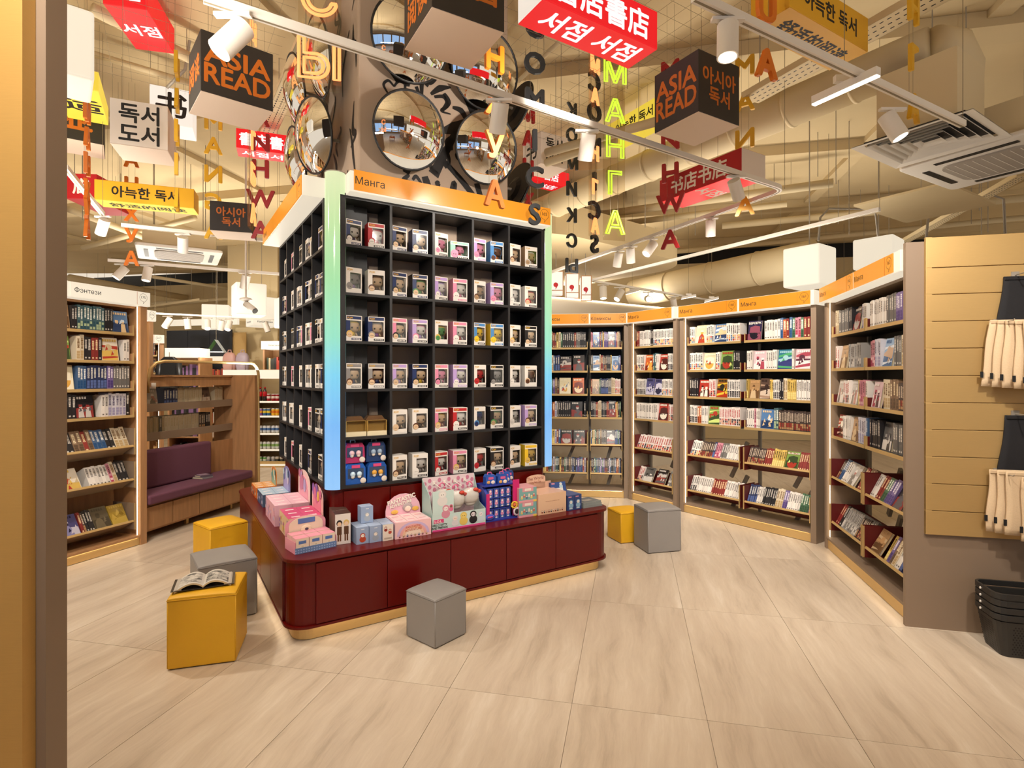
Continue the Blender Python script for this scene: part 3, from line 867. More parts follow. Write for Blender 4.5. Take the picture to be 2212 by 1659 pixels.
def wall_unit(name, label, p0, p1, bays, zs, trays, mat_c, signs, books, cat, where, led=None, right_side=True, left_side=True,
              sign_mat=M_LORG, sz=(2.178, 2.312), tray_in=M_REDD, depth=.34, seeds=0, back=True, book_name='manga_volume', post=.05, backmat=None, tilts=26, sign_ext=(0, 0), titles=None):
    """bays: list of (x0,x1); local x along the front, y to the back"""
    M, L = shelf_frame(p0, p1)
    t = thing(name, label, 'bookshelf', M=M)
    def P(nm, mats, *bxs, par=t, bevel=0):
        mb = MB()
        for b in bxs: mb.box(*b)
        return mb.build(nm, mats, par, bevel=bevel)
    if left_side: P('side_panel', mat_c, (-post, -.001, -.012, depth, 0, sz[0]))
    if right_side: P('side_panel', mat_c, (L + .001, L + post, -.012, depth, 0, sz[0]))
    P('base', mat_c, (0, L, .012, depth, .02, zs['base']), (0, L, -.01, .0119, zs['base'] - .018, zs['base']))
    P('plinth_led', M_LEDK, (.02, L - .02, -.0035, -.0005, zs['base'] - .0198, zs['base'] - .0184))
    P('gold_kickplate', M_GOLD, (0, L, 0, .01, .004, zs['base'] - .019))
    if back:
        P('back_panel', backmat or M_BLACK, (0, L, depth - .012, depth, zs['back0'], sz[0]))
    P('top_board', mat_c, (0, L, .06, depth, sz[0] - .02, sz[0]))
    if led is not None:
        for lx in led:
            P('led_strip', M_LED, (lx - .004, lx + .004, .012, .016, zs['base'] + .002, sz[0] - .005))
    for (b0, b1), rows in zip(bays, books):
        up = P('upright', M_STEEL, (b0 - .015, b0 + .015, depth - .04, depth - .013, zs['base'], sz[0] - .02))
        for i, z in enumerate(zs['rows']):
            if i not in trays:
                s = P('shelf', mat_c if tray_in is None else M_BLKP, (b0, b1, .03, depth - .045, z - .018, z))
                P('shelf_edge', M_BRASS, (b0, b1, .018, .03, z - .02, z + .004), par=s)
                for cx in ((b0, b0 + .007), (b1 - .007, b1)):
                    k = P('cheek', tray_in or mat_c, (cx[0], cx[1], .032, depth - .06, z, z + .07), par=s)
                    P('cheek_edge', M_BRASS, (cx[0], cx[1], .02, .032, z + .004, z + .075), par=s)
                Mr = M @ Matrix.Translation((b0 + .012, .032, z))
                hs = 1.08
                if rows[i]:
                    fill_row(rows[i], Mr, b1 - b0 - .024, '%s shelf down %s' % (nth(i), where[bays.index((b0, b1))]), cat, book_name, 0, seeds * 31 + i + int(b0 * 100), hs)
            else:
                Tm = Matrix.Translation((b0, .03, z)) @ Matrix.Rotation(rad(-tilts), 4, 'X')
                mb = MB(Tm); mb.box(0, b1 - b0, 0, .16, -.012, 0); mb.box(0, b1 - b0, .16, .17, -.012, .2)
                s = mb.build('tray', tray_in or M_TAUPE, t)
                mb = MB(Tm); mb.box(0, b1 - b0, -.014, 0, -.013, .006); mb.build('tray_edge', M_BRASS, s)
                for cx in ((b0, b0 + .008), (b1 - .008, b1)):
                    P('tray_cheek', tray_in or M_TAUPE, (cx[0], cx[1], .012, depth - .06, z - .075, z + .16), par=s)
                    P('cheek_edge', M_BRASS, (cx[0], cx[1], .0, .012, z - .075, z + .16), par=s)
                Mr = M @ Tm @ Matrix.Translation((.012, .0, 0))
                if rows[i]:
                    fill_row(rows[i], Mr, b1 - b0 - .024, '%s tilted tray %s' % (nth(i - min(trays)), where[bays.index((b0, b1))]), cat, book_name, tilts, seeds * 31 + i + int(b0 * 100), 1.04)
    if back and zs['back0'] > .5:
        for (b0, b1) in bays:
            for z in (.52, .16):
                mb = MB(); mb.tube([(b0 + .55 * (b1 - b0), depth - .03, z - .1), (b0 + .85 * (b1 - b0), depth - .03, z + .3)], 0, sq=(.012, .02)); mb.build('brace', M_STEEL, t)
    lb = P('lightbox_sign', M_LBOX, (-post - sign_ext[0], L + post + sign_ext[1], -.055, depth * .8, sz[0], sz[1]), bevel=.004)
    for (x0, x1, ttl, num) in signs:
        sign_panel(t, frame((x0, -.0555, sz[0] + .008), (1, 0, 0), (0, -1, 0)), x1 - x0, sz[1] - sz[0] - .012, ttl, num, .035 + .0135 * len(ttl or ''), .042, sign_mat)
    return t, M, L

ZR = {'rows': [1.887, 1.592, 1.298, 1.005, .645, .25], 'base': .105, 'back0': 1.02}
M1, L1 = shelf_frame((.36, 7.03), (1.40, 6.885))
wall_unit('bookshelf', 'taupe bookshelf of comics under orange signs 157 and 158 in the far corner', (.36, 7.03), (1.40, 6.885), [(.02, .60), (.63, L1 - .02)],
          {'rows': [1.887, 1.592, 1.298, 1.005, .66, .30], 'base': .105, 'back0': 1.02}, (4, 5), M_TAUPE, [(.0, .615, 'Комиксы', '157'), (.635, L1 + .03, 'Комиксы', '158')],
          [['m10 k6 r1 g2 k3', 'm8 fk fk', 'm8 fc fo', 'm8 k6 fk k1', 'm9 fk fk', 'm26'],
           ['P2 fb m5 p4 fk m6', 'g2 fi m4 d3 k4 y1 fi b1 p1', 'r1 ft G1 n6 g3 c3 R5', 'k3 g2 r2 c3 k2 g1 k2 r2 fk m5', 'm8 g4 fk m4', 'm26']],
          'comic book', ['left bay, sign 157', 'right bay, sign 158'], None, seeds=1, book_name='comic_book', tilts=12)
wall_unit('bookshelf', 'narrow taupe bookshelf of manga under the orange sign 159', (1.485, 6.80), (1.842, 6.262), [(.02, .626)], ZR, (4, 5), M_TAUPE, [(-.02, .66, 'Манга', '159')],
          [['r2 w8 k2 W14', 'W6 fo T2 w2 fr x4', 'x7 fp fp W9', 'w14 fr R3', 'R16', 'R3 fg fk s4']], 'manga', ['in narrow bay, sign 159'], [.008], seeds=2)
M3, L3 = shelf_frame((1.935, 6.185), (2.745, 5.045))
h3 = L3 / 2
wall_unit('bookshelf', 'wide taupe bookshelf of manga under orange signs 160 and 161', (1.935, 6.185), (2.745, 5.045), [(.03, h3 - .02), (h3 + .02, L3 - .01)], ZR, (4, 5), M_TAUPE,
          [(-.03, h3 - .01, 'Манга', '160'), (h3 + .015, L3 + .02, 'Манга', '161')],
          [['W3 fc W4 fb W7', 'W7 fc W2 fG k3', 'k5 fr R4 fy x7', 'x5 o2 w4 fG R12', 'W5 d7 n1 P3 g3 w7', 'x3 w8 r6 w8'],
           ['fnБЕРСЕРК w6 b1 o1 r1 b1 G1 P2 G1 r2', 'w3 fP w5 fT w1 fP', 'y1 ft fd y2 x4 k2 c2 y5 w8', 'w4 P1 w2 fb T2 d16', 'd10 r4 y6 fGBLUELOCK r6', 'n4 w3 k6 c3 p2 w6 G4 P1']],
          'manga', ['in left bay, sign 160', 'in right bay, sign 161'], [.01], seeds=3)
M4, L4 = shelf_frame((2.80, 4.875), (2.452, 3.385))
h4 = L4 / 2
wall_unit('bookshelf', 'right-hand taupe bookshelf of manga under orange signs 162 and 163', (2.80, 4.875), (2.452, 3.385), [(.04, h4 - .012), (h4 + .012, L4 - .012)], ZR, (4, 5), M_TAUPE,
          [(-.03, h4 - .01, 'Манга', '162'), (h4 + .015, L4 - .09, 'Манга', '163')],
          [['c2 g7 k2 fk l1 w2', 'R2 ft s8', 'fs R4 fs y1 P4 w1', 'fr w6 ft l5 b1', 'd2 b2 w3 fs r2 t3', 'r2 k2 s12 d6 g3'],
           ['w9 g4 p3 o2 r3', 'P3 l3 fi g3 c1 b1 d5', 'fP c3 t3 d4 P4', 'k6 fg g5 fr', 'w3 r2 G2 p3 fk w3 P1', 'ft m4 w2 n4 w2']],
          'manga', ['in far bay, sign 162', 'in near bay, sign 163'], [.01], seeds=4, right_side=False, sign_ext=(0, -.052))
# end panel of that gondola with its gold slat wall
EPd = Vector((.972, -.235, 0)); EPy = math.atan2(-.235, .972)
ep = thing('gondola_end_panel', 'taupe end panel of bookshelf gondola with gold slatted facing at right', 'panel', (2.405, 3.36, 0), EPy)
m = MB(); m.box(0, 1.35, 0, .032, 0, 2.345); m.build('panel_board', M_TAUPE, ep)
GZ = [.575, .72, .882, 1.045, 1.207, 1.37, 1.532, 1.695, 1.857, 2.02, 2.18, 2.365]
for k in range(len(GZ) - 1):
    m = MB(); m.box(.098, 1.35, -.022, -.001, GZ[k] + (.002 if k else 0), GZ[k + 1] - .002); m.build('gold_slat', M_GOLDP, ep, bevel=.002)
m = MB(); m.box(.1, 1.35, -.012, -.0005, GZ[0], GZ[-1]); m.box(.098, .13, -.0215, -.001, GZ[0], GZ[-1]); m.build('slat_backing', M_GOLDP, ep)

# left wooden unit of fantasy novels, sign 175, and the 176 end behind it
ML, LL = shelf_frame((-3.80, 3.75), (-3.372, 4.98))
wall_unit('bookshelf', 'oak bookshelf of fantasy novels under white sign 175 at left', (-3.80, 3.75), (-3.372, 4.98), [(.60, LL - .035), (.03, .575)],
          {'rows': [1.911, 1.66, 1.416, 1.177, .90, .60, .225], 'base': .09, 'back0': .1}, (4, 5, 6), M_WOOD, [(.69, LL + .04, 'Фэнтези', '175')],
          [['ft k2 T9 k3 fb', 'fG c2 k2 r2 k1 fw w2', 'c1 fc b3 n6 p2 g6', 'k6 fk w2 l5 k1', 'k5 t2 r1 t1 b3 k2 c3', 'w3 fw w6 P1 c1 k3', 'k4 fp r1 d1 k3 fz fY'], [''] * 7],
          'novel', ['in front oak bay, sign 175', ''], [LL - .012], sign_mat=M_LBOX, sz=(2.16, 2.285), tray_in=None, seeds=5, book_name='novel', backmat=M_WOOD, post=.06, tilts=28)
wall_unit('bookshelf', 'oak bookshelf end with white sign 176 behind the sign 175 unit', (-4.60, 5.22), (-4.21, 6.37), [(.05, 1.17)],
          {'rows': [1.911, 1.66, 1.416, 1.177, .90, .60], 'base': .09, 'back0': .1}, (), M_WOOD, [(.6, 1.26, '', '176')], [['c6 r5 m20', 'm30', 'm20 l2', 'm20', '', '']],
          'novel', ['in rear oak bay, sign 176'], [1.195], sign_mat=M_LBOX, sz=(2.16, 2.285), tray_in=None, seeds=6, book_name='novel', backmat=M_WOOD)
wall_unit('bookshelf', 'small distant oak bookshelf under white sign 017 at left background', (-6.15, 8.3), (-5.62, 8.78), [(.02, .68)],
          {'rows': [1.86, 1.58, 1.3, 1.0, .7, .4], 'base': .09, 'back0': .1}, (), M_WOOD, [(.0, .74, '', '017')], [['m30', 'm26', 'm20', 'm20', '', '']],
          'novel', ['in distant oak bay, sign 017'], [.7], sign_mat=M_LBOX, sz=(2.05, 2.18), tray_in=None, seeds=7, book_name='novel', backmat=M_WOOD)

# ------------------------------------------------------------------ reading bench with open shelves behind it
bd = Vector((.2, .98, 0)).normalized()
MBn = Matrix(((bd.x, -bd.y, 0, -3.39), (bd.y, bd.x, 0, 5.08), (0, 0, 1, 0), (0, 0, 0, 1)))
be = thing('reading_bench', 'oak bench with purple cushions built into an open shelf with brass hoop', 'bench', M=MBn)
M_PURP = mat('purple_fabric', '#6b3f52', 0.9, noise=0.12, nscale=220, bump=0.1)
def PB(nm, mt, *bx, par=be, bevel=0, sub=False):
    mb = MB()
    for b in bx: mb.box(*b)
    return mb.build(nm, mt, par, bevel=bevel, seg=3)
PB('bench_base', M_WOOD, (-.02, 1.36, .02, .30, .075, .335))
for i in range(4):
    x = -.02 + .345 * i
    PB('drawer_front', M_WOOD, (x + .003, x + .338, .0, .019, .095, .305), bevel=.002)
for x in (.02, .6, 1.25):
    PB('leg', M_GOLD, (x, x + .03, .1, .13, 0, .075)); PB('leg', M_GOLD, (x, x + .03, .26, .29, 0, .075))
PB('seat_cushion', M_PURP, (-.02, 1.42, -.07, .30, .337, .425), bevel=.02)
PB('back_cushion', M_PURP, (-.02, 1.08, .20, .30, .427, .80), bevel=.025)
PB('back_panel', M_WOOD, (-.02, 1.54, .302, .32, 0, .775))
PB('end_panel', M_WOOD, (1.54, 1.60, .0, .56, 0, 1.54))
PB('end_panel', M_WOOD, (-.06, -.02, .3, .56, 0, 1.54))
PB('top_board', M_WOOD, (-.02, 1.54, .302, .56, 1.52, 1.54))
for z0, z1 in ((1.17, 1.25), (.88, .96)):
    PB('shelf', M_TAUPE, (-.02, 1.54, .305, .32, z0, z1), (-.02, 1.54, .32, .55, z0, z0 + .02))
PB('fascia', M_WOOD, (-.02, 1.54, .32, .335, 1.42, 1.52))
mb = MB()
hp = [(1.57, -.03, .02)] + [(1.57, -.03, z) for z in (.5, 1.0, 1.52)]
hp += [(1.57 - .14 * (1 - math.cos(rad(a))), -.03, 1.52 + .16 * math.sin(rad(a))) for a in (20, 45, 70, 90)]
hp += [(x, -.03 + .3 * (1.43 - x) / 1.0, 1.68) for x in (1.2, .8)] + [(.48, .25, 1.68), (.4, .27, 1.66), (.34, .28, 1.6), (.32, .285, 1.5), (.32, .285, 1.36)]
mb.tube(hp, .016, 10); mb.build('brass_hoop', M_GOLD, be, True)
mb = MB(); mb.cyl((.42, .36, 1.46), (.42, .36, 1.40), .05, .05); mb.cyl((.46, .36, 1.44), (.75, .36, 1.46), .012); mb.build('reading_lamp', M_WHITE, be, True)
for zi, (z, sp) in enumerate(((1.19, 'w3 k1 q9 fs n5 q11 fd q4'), (.90, 'k3 q12 g1 q14 d3 k2'))):
    fill_row(sp, MBn @ Matrix.Translation((.0, .37, z)), 1.5, 'on %s open shelf behind the bench' % ('upper', 'lower')[zi], 'novel', 'novel', 0, 60 + zi, 1.12)
# a few books lying about
def flat_book(name, label, M, w, d, h, c, cat='book', cover=None):
    t = thing(name, label, cat, M=M)
    mb = MB(); mb.box(0, w, 0, .003, 0, h, c); mb.box(0, w, 0, d, 0, .002, c); mb.box(0, w, 0, d, h - .002, h, c)
    mb.box(w * .1, w * .9, d * .15, d * .6, h, h + .0005, cover or '#cfc6ba'); mb.box(w * .15, w * .85, d * .7, d * .85, h, h + .0005, '#8a5a6a')
    mb.build('cover', M_SHINY, t)
    mb = MB(); mb.box(.003, w - .003, .003, d - .003, .002, h - .002, PAGE); mb.build('page_block', M_PRINT, t)
    return t
q = MBn @ Vector((.78, .06, .427))
flat_book('magazine', 'lower of two thin volumes lying on the purple bench seat', Matrix.Translation(q) @ Matrix.Rotation(rad(70), 4, 'Z'), .13, .19, .018, '#8f8a8c')
flat_book('magazine', 'upper of two thin volumes lying on the purple bench seat', Matrix.Translation(q + Vector((-.03, .01, .019))) @ Matrix.Rotation(rad(58), 4, 'Z'), .13, .19, .016, '#6a5a66', cover='#a890a0')
tb = thing('book_table', 'low table of books standing behind the purple bench cushion', 'table', M=MBn @ Matrix.Translation((.25, .62, 0)))
mb = MB(); mb.box(0, 1.0, 0, .3, .68, .7); mb.build('table_top', M_STEEL, tb)
for x, y in ((.02, .02), (.94, .02), (.02, .24), (.94, .24)):
    mb = MB(); mb.box(x, x + .04, y, y + .04, 0, .68); mb.build('leg', M_STEEL, tb)
flat_book('hardback_book', 'thick hardback with dark spine lying behind the purple cushion', MBn @ Matrix.Translation((.55, .72, .701)) @ Matrix.Rotation(rad(-75), 4, 'Z') @ Matrix.Translation((-.2, 0, 0)), .16, .24, .06, '#1e1a1a')
flat_book('hardback_book', 'dark hardback propped at a slant behind the purple cushion', MBn @ Matrix.Translation((.3, .85, .72)) @ Matrix.Rotation(rad(-75), 4, 'Z') @ Matrix.Rotation(rad(-40), 4, 'X'), .2, .24, .03, '#33282a', cover='#5a4038')
# ------------------------------------------------------------------ boxed figurines in the tower
POPY = mat('logo_yellow', '#d8a83a', 0.5)
def fig_mesh(mb, c, s, head, hair, body, rr):
    """generic big-headed figurine: squarish head with hair cap, round eyes, small body, arms and legs"""
    x, y, z = c
    mb.ball((x, y, z + s * .62), (s * .34, s * .3, s * .29), 12, 8, head, e=.75)
    mb.ball((x, y + s * .05, z + s * .70), (s * .37, s * .32, s * .27), 12, 8, hair, e=.75)
    for k in (-1, 1):
        mb.ball((x + k * s * .15, y - s * .29, z + s * .56), (s * .05, s * .03, s * .05), 6, 4, '#0c0a0a')
        mb.ball((x + k * s * .36, y + s * .06, z + s * .58), (s * .07, s * .18, s * .2), 8, 5, hair)
        mb.cyl((x + k * s * .1, y, z), (x + k * s * .09, y, z + s * .14), s * .07, s * .08, 7, body)
        mb.cyl((x + k * s * .17, y, z + s * .33), (x + k * s * .24, y - s * .05, z + s * .16), s * .055, s * .05, 6, head)
    mb.cyl((x, y, z + s * .12), (x, y, z + s * .38), s * .16, s * .12, 10, body)

PAL = {'w': '#e6e0d8', 'k': '#1c1a1c', 'n': '#1f2f5e', 'r': '#b8262c', 'P': '#e08aa8', 'l': '#b79ad0', 'y': '#e8c02c', 'b': '#4a86c0', 'm': '#8ecab0', 'g': '#8e8a88', 't': '#b0906c', 'd': '#4a3a34', 'e': '#d8b894', 'G': '#4a8a4c', 'B': '#5a3420', 'o': '#d87a30', 'T': '#3a9aa0', 'p': '#6a3f98', 's': '#c9c4be', 'h': '#d9b45a'}
WORD = {'w': 'white', 'k': 'black', 'n': 'navy', 'r': 'red', 'P': 'pink', 'l': 'lilac', 'y': 'yellow', 'b': 'blue', 'm': 'mint', 'g': 'grey', 't': 'tan', 'd': 'dark', 'e': 'beige', 'G': 'green', 'B': 'brown', 'o': 'orange', 'T': 'teal', 'p': 'purple', 's': 'silver', 'h': 'blond'}
def pop_box(par_label, M, w, h, d, side, strip, inner, hair, seed, head='e', body='d', portrait=True, group='boxed figurines in the tower'):
    """window box: x right, -y front. carton frame with a window, film, figurine, printed portrait, logo and name strip"""
    rr = random.Random(seed)
    t = thing('figurine_box', par_label, 'toy box', M=M, group=group)
    c, cs, ci = PAL['w'], PAL[side], PAL[inner]
    mb = MB()
    z0, z1, x0, x1 = h * .2, h * .8, w * .26, w * .93
    mb.box(0, .002, 0, d, 0, h, cs); mb.box(w - .002, w, d * .5, d, 0, h, cs); mb.box(.002, w - .002, d - .002, d, 0, h, ci)
    mb.box(.002, w - .002, 0, d - .002, h - .002, h, c); mb.box(.002, w - .002, 0, d - .002, 0, .002, c)
    mb.box(.002, w - .002, 0, .0015, .002, z0, c); mb.box(.002, w, 0, .0015, z1, h - .002, c); mb.box(.002, x0, 0, .0015, z0, z1, PAL[strip]); mb.box(x1, w, 0, .0015, z0, z1, c)
    mb.box(w - .002, w, .0015, d * .5, .002, z0, c); mb.box(w - .002, w, .0015, d * .5, z1, h - .002, c)
    mb.box(w * .05, w * .95, -.0005, 0, z1 + h * .05, h * .97, PAL[strip]); mb.box(w * .34, w * .95, -.0005, 0, h * .04, h * .12, PAL[strip] if rr.random() < .5 else PAL['k'])
    for k in range(5):
        mb.box(w * (.4 + .1 * k), w * (.47 + .1 * k), -.0009, -.0004, h * .06, h * .1, '#e6e0d8')
    mb.build('carton', M_PRINT, t)
    text('POP!', POPY, frame((w * .25, -.0012, h * .9), (1, 0, 0), (0, -1, 0)), h=h * .075, parent=t, name='logo', bold=.03)
    mb = MB(); mb.box(x0, x1, .0005, .001, z0, z1); mb.box(w - .001, w - .0005, .0015, d * .5, z0, z1); mb.build('window_film', M_FILM, t)
    mb = MB(); fig_mesh(mb, (w * .58, d * .5, h * .1), h * .76, PAL[head], PAL[hair], PAL[body], rr); mb.build('figurine', M_PRINT, t, True)
    if portrait:
        mb = MB(frame((0, -.0018, 0), (1, 0, 0), (0, -1, 0)))
        mb.disc((w * .22, h * .28, 0), w * .2, 16, PAL[hair]); mb.disc((w * .22, h * .25, .0003), w * .16, 14, PAL[head])
        mb.disc((w * .17, h * .25, .0006), w * .025, 8, '#0c0a0a'); mb.disc((w * .28, h * .25, .0006), w * .025, 8, '#0c0a0a')
        mb.build('portrait_print', M_PRINT, t)
    return t

FRONT = [  # rows from the top; (side, strip, inner, hair, head, body) left and right in each column
    ['snskwn', 'rrwrwr', 'nnkken', 'nnkken', 'wwwwPw', 'mmmPPr', 'wlwPPl', 'bbkbBo', 'wwkBeo', 'twwstw'],
    ['wwgggl', 'wwwBed', 'nnkkey', 'kngGeG', 'llwlwl', 'PPPwwP', 'wwwBtB', 'lllPPP', 'wwwswb', 'wwwrer'],
    ['nnwhey', 'nnsgep', 'wPkkeT', 'lllPwl', 'wwwhGw', 'PPPwwr', 'ybkyyy', 'ybbyyy', 'wwwheg', 'kknkeo'],
    ['dgkBen', 'kgkBen', 'wlggel', 'nnkkey', 'wPwkPw', 'llwlwp', 'wwwrro', 'kkgkgg', 'wwgswb', 'wwweBd'],
    ['', '', 'wwteeB', 'wwwBed', 'PPwheP', 'rrrwwr', 'wwbbnb', 'kkgGtG', 'wwgsss', 'lllBek'],
    ['', '', 'wwtBeB', 'wwwwwg', 'rrwrwr', 'PPPheP', 'wwkrrB', 'kkwBeg', 'wwwkeT', 'yywhhk'],
]
RW = ['top', 'second', 'third', 'fourth', 'fifth', 'bottom']
seed = 0
for r, row in enumerate(FRONT):
    z = gz[5 - r] + .001
    for k, s in enumerate(row):
        seed += 1
        if not s: continue
        c, side = divmod(k, 2)
        w, h, d = .114, .168, .09
        x = gx[c] + (.014 if side == 0 else .166)
        if (r, k) == (0, 5): w, h = .15, .125; x = gx[c] + .145
        y = B0 + (.012 if side == 0 else .03)
        M = TM @ Matrix.Translation((x, y, z)) @ Matrix.Rotation(rad(R.uniform(-2, 2) + (10 if side == 0 else -3)), 4, 'Z')
        lab = 'boxed %s-haired figurine, %s in %s column, %s row, tower front' % (WORD[s[3]], ('left', 'right')[side], NTH[c], RW[r])
        pop_box(lab, M, w, h, d, s[0], s[1], s[2], s[3], seed, s[4], s[5])
# special boxes in the lower left cells
for k in range(2):
    t = thing('gift_set_box', 'gold carry box with long window, %s of two in fifth row left cell, tower front' % ('left', 'right')[k], 'toy box', group='gold carry boxes', M=TM @ Matrix.Translation((gx[0] + .016 + .142 * k, B0 + .02, gz[1] + .001)))
    mb = MB(); w, h, d = .135, .1, .1
    mb.box(0, w, 0, d, 0, .03, '#e6d8b4'); mb.box(0, w, d * .3, d, .03, h, '#b08a44'); mb.box(0, w, 0, d, h, h + .003, '#8a6a34')
    mb.box(0, .004, 0, d, .03, h, '#c09a4c'); mb.box(w - .004, w, 0, d, .03, h, '#c09a4c')
    mb.prism([(0, h + .003), (w, h + .003), (w * .85, h + .03), (w * .15, h + .03)], 0, .05, '#6a4a2c', M=Matrix.Translation((0, .09, 0)) @ Matrix.Rotation(rad(90), 4, 'X'))
    mb.build('carton', M_PRINT, t)
    mb = MB(); mb.box(.02, w - .02, .035, .06, .034, .06, '#4a3a3a'); mb.box(.02, .05, .035, .06, .06, .075, '#2a2626'); mb.build('toy_train', M_PRINT, t)
    mb = MB(); mb.box(.004, w - .004, .001, .002, .03, h); mb.build('window_film', M_FILM, t)
for k in range(4):
    cx, rz = k % 2, k // 2
    side_c, acc = (('#2c62b8', '#c8e0f0'), ('#2458a8', '#d8a040'), ('#b83a68', '#f0c8d0'), ('#28406e', '#9ab0c8'))[k]
    t = thing('toy_case', ('glossy blue toy case with two pets, bottom left of four in corner cell', 'blue toy case with snack stand print, bottom right of four in corner cell', 'pink toy case with handle, top left of four in corner cell', 'dark blue toy case, top right of four in corner cell')[k], 'toy box', M=TM @ Matrix.Translation((gx[0] + .015 + .145 * cx, B0 + .03 + .02 * rz, gz[0] + .001 + .137 * rz)))
    mb = MB(); w, h, d = .137, .132, .1
    mb.prism([(0, 0), (w, 0), (w * .97, h * .8), (w * .86, h), (w * .14, h), (w * .03, h * .8)], -d, 0, side_c, M=Matrix.Rotation(rad(90), 4, 'X'))
    mb.build('case_shell', M_SHINY, t)
    mb = MB(); mb.box(w * .12, w * .88, -.002, 0, h * .3, h * .78, '#3a4a66'); mb.box(w * .3, w * .7, -.004, -.001, h * .8, h * .95, '#d84a7c'); mb.ball((w * .85, -.004, h * .15), (.02, .006, .02), 10, 6, '#e8dcd0'); mb.build('front_print', M_PRINT, t)
    for q in (0, 1):
        mb = MB(); mb.ball((w * (.34 + .32 * q), -.008, h * .5), (.018, .012, .018), 10, 6, acc); mb.ball((w * (.34 + .32 * q), -.008, h * .38), (.013, .01, .013), 8, 5, '#e6dccf'); mb.build('pet_figure', M_PRINT, t, True)
    mb = MB(); mb.tube([(w * .38, d * .5, h), (w * .4, d * .5, h + .015), (w * .6, d * .5, h + .015), (w * .62, d * .5, h)], .004, 6); mb.build('handle', M_SHINY, t) if rz else None

# boxes standing in the left face of the tower
LEFT = [['k', 't', 's', 'lw', 'e'], ['ss', 's', 'we', 'rww', 'sss'], ['bw', 'r', 'br', 'bn', 'wws'], ['hs', 's', 's', 'oe', 'ee'], ['ss', 'sl', 's', 'k', 'eP'], ['l', 'n', 'k', 'd', 'P']]
for r, row in enumerate(LEFT):
    z = gz[5 - r] + .001
    for ci, cell in enumerate(row):         # ci 0 = farthest column from the camera
        y0 = gy[4 - ci]
        for k, ch in enumerate(cell):
            seed += 1
            yy = y0 + .03 + .28 - .118 * (k + 1) if len(cell) > 1 else y0 + .10
            yy = max(yy, y0 + .012) if len(cell) < 3 else y0 + .012 + .1 * (len(cell) - 1 - k)
            w = .112 if len(cell) < 3 else .097
            M = TM @ Matrix.Translation((A0 + .02 + .01 * k, yy + w, z)) @ Matrix.Rotation(rad(-90 + R.uniform(-3, 3)), 4, 'Z')
            lab = 'boxed %s figurine, %s, %s column from light tube, %s row, tower left face' % (WORD[ch], ('far one', 'next one', 'near one')[k] if len(cell) > 1 else 'alone', NTH[4 - ci], RW[r])
            pop_box(lab, M, w, .168, .088, R.choice('wwsk'), R.choice('wwnPk'), 'k', ch, seed, 'e', R.choice('dnrg'), portrait=False)

# ------------------------------------------------------------------ goods on the red counter
ZC = .4855
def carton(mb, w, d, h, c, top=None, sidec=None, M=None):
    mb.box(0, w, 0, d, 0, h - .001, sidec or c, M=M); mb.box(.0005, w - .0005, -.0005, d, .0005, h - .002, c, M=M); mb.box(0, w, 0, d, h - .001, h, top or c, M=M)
def at(a, b, yaw=0.0, z=ZC):
    return TM @ Matrix.Translation((a, b, z)) @ Matrix.Rotation(yaw, 4, 'Z')
def fblobs(mb, w, h, cs, seed, n=5, lo=.15, hi=.8, M=None, y=-.001):
    """printed picture: a few soft round blobs on a front face"""
    rr = random.Random(seed)
    for k in range(n):
        x, z, r = rr.uniform(.15, .85) * w, rr.uniform(lo, hi) * h, rr.uniform(.07, .16) * min(w, h)
        mb.add([(x + r * math.cos(a * .7), y - .0002 * k, z + r * 1.1 * math.sin(a * .7)) for a in range(9)], [tuple(range(9))], rr.choice(cs), M=M)
def fig_print(mb, x, z, s, cloth, M=None, y=-.0012, head='#efe4d8'):
    """small printed figure: round head over a rounded body"""
    def o(cx, cz, rx, rz, c, yy):
        mb.add([(cx + rx * math.cos(a * .5236), yy, cz + rz * math.sin(a * .5236)) for a in range(12)], [tuple(range(12))], c, M=M)
    o(x, z + s * .3, s * .38, s * .34, cloth, y); o(x, z + s * .75, s * .3, s * .27, cloth, y - .0002); o(x, z + s * .72, s * .2, s * .18, head, y - .0004)
    o(x - s * .08, z + s * .72, s * .03, s * .03, '#1a1616', y - .0006); o(x + s * .08, z + s * .72, s * .03, s * .03, '#1a1616', y - .0006)
def header(mb, w, h, c, th=.003, arch=.35, n=9, M=None):
    """cut-out back card with an arched top, standing in the xz plane"""
    p = [(0, 0), (w, 0), (w, h * (1 - arch))] + [(w / 2 + w / 2 * math.cos(math.pi * k / n), h * (1 - arch) + h * arch * math.sin(math.pi * k / n)) for k in range(1, n)] + [(0, h * (1 - arch))]
    T = Matrix.Translation((0, th, 0)) @ Matrix.Rotation(rad(90), 4, 'X')
    mb.prism(p, 0, th, c, M=(M @ T) if M else T)

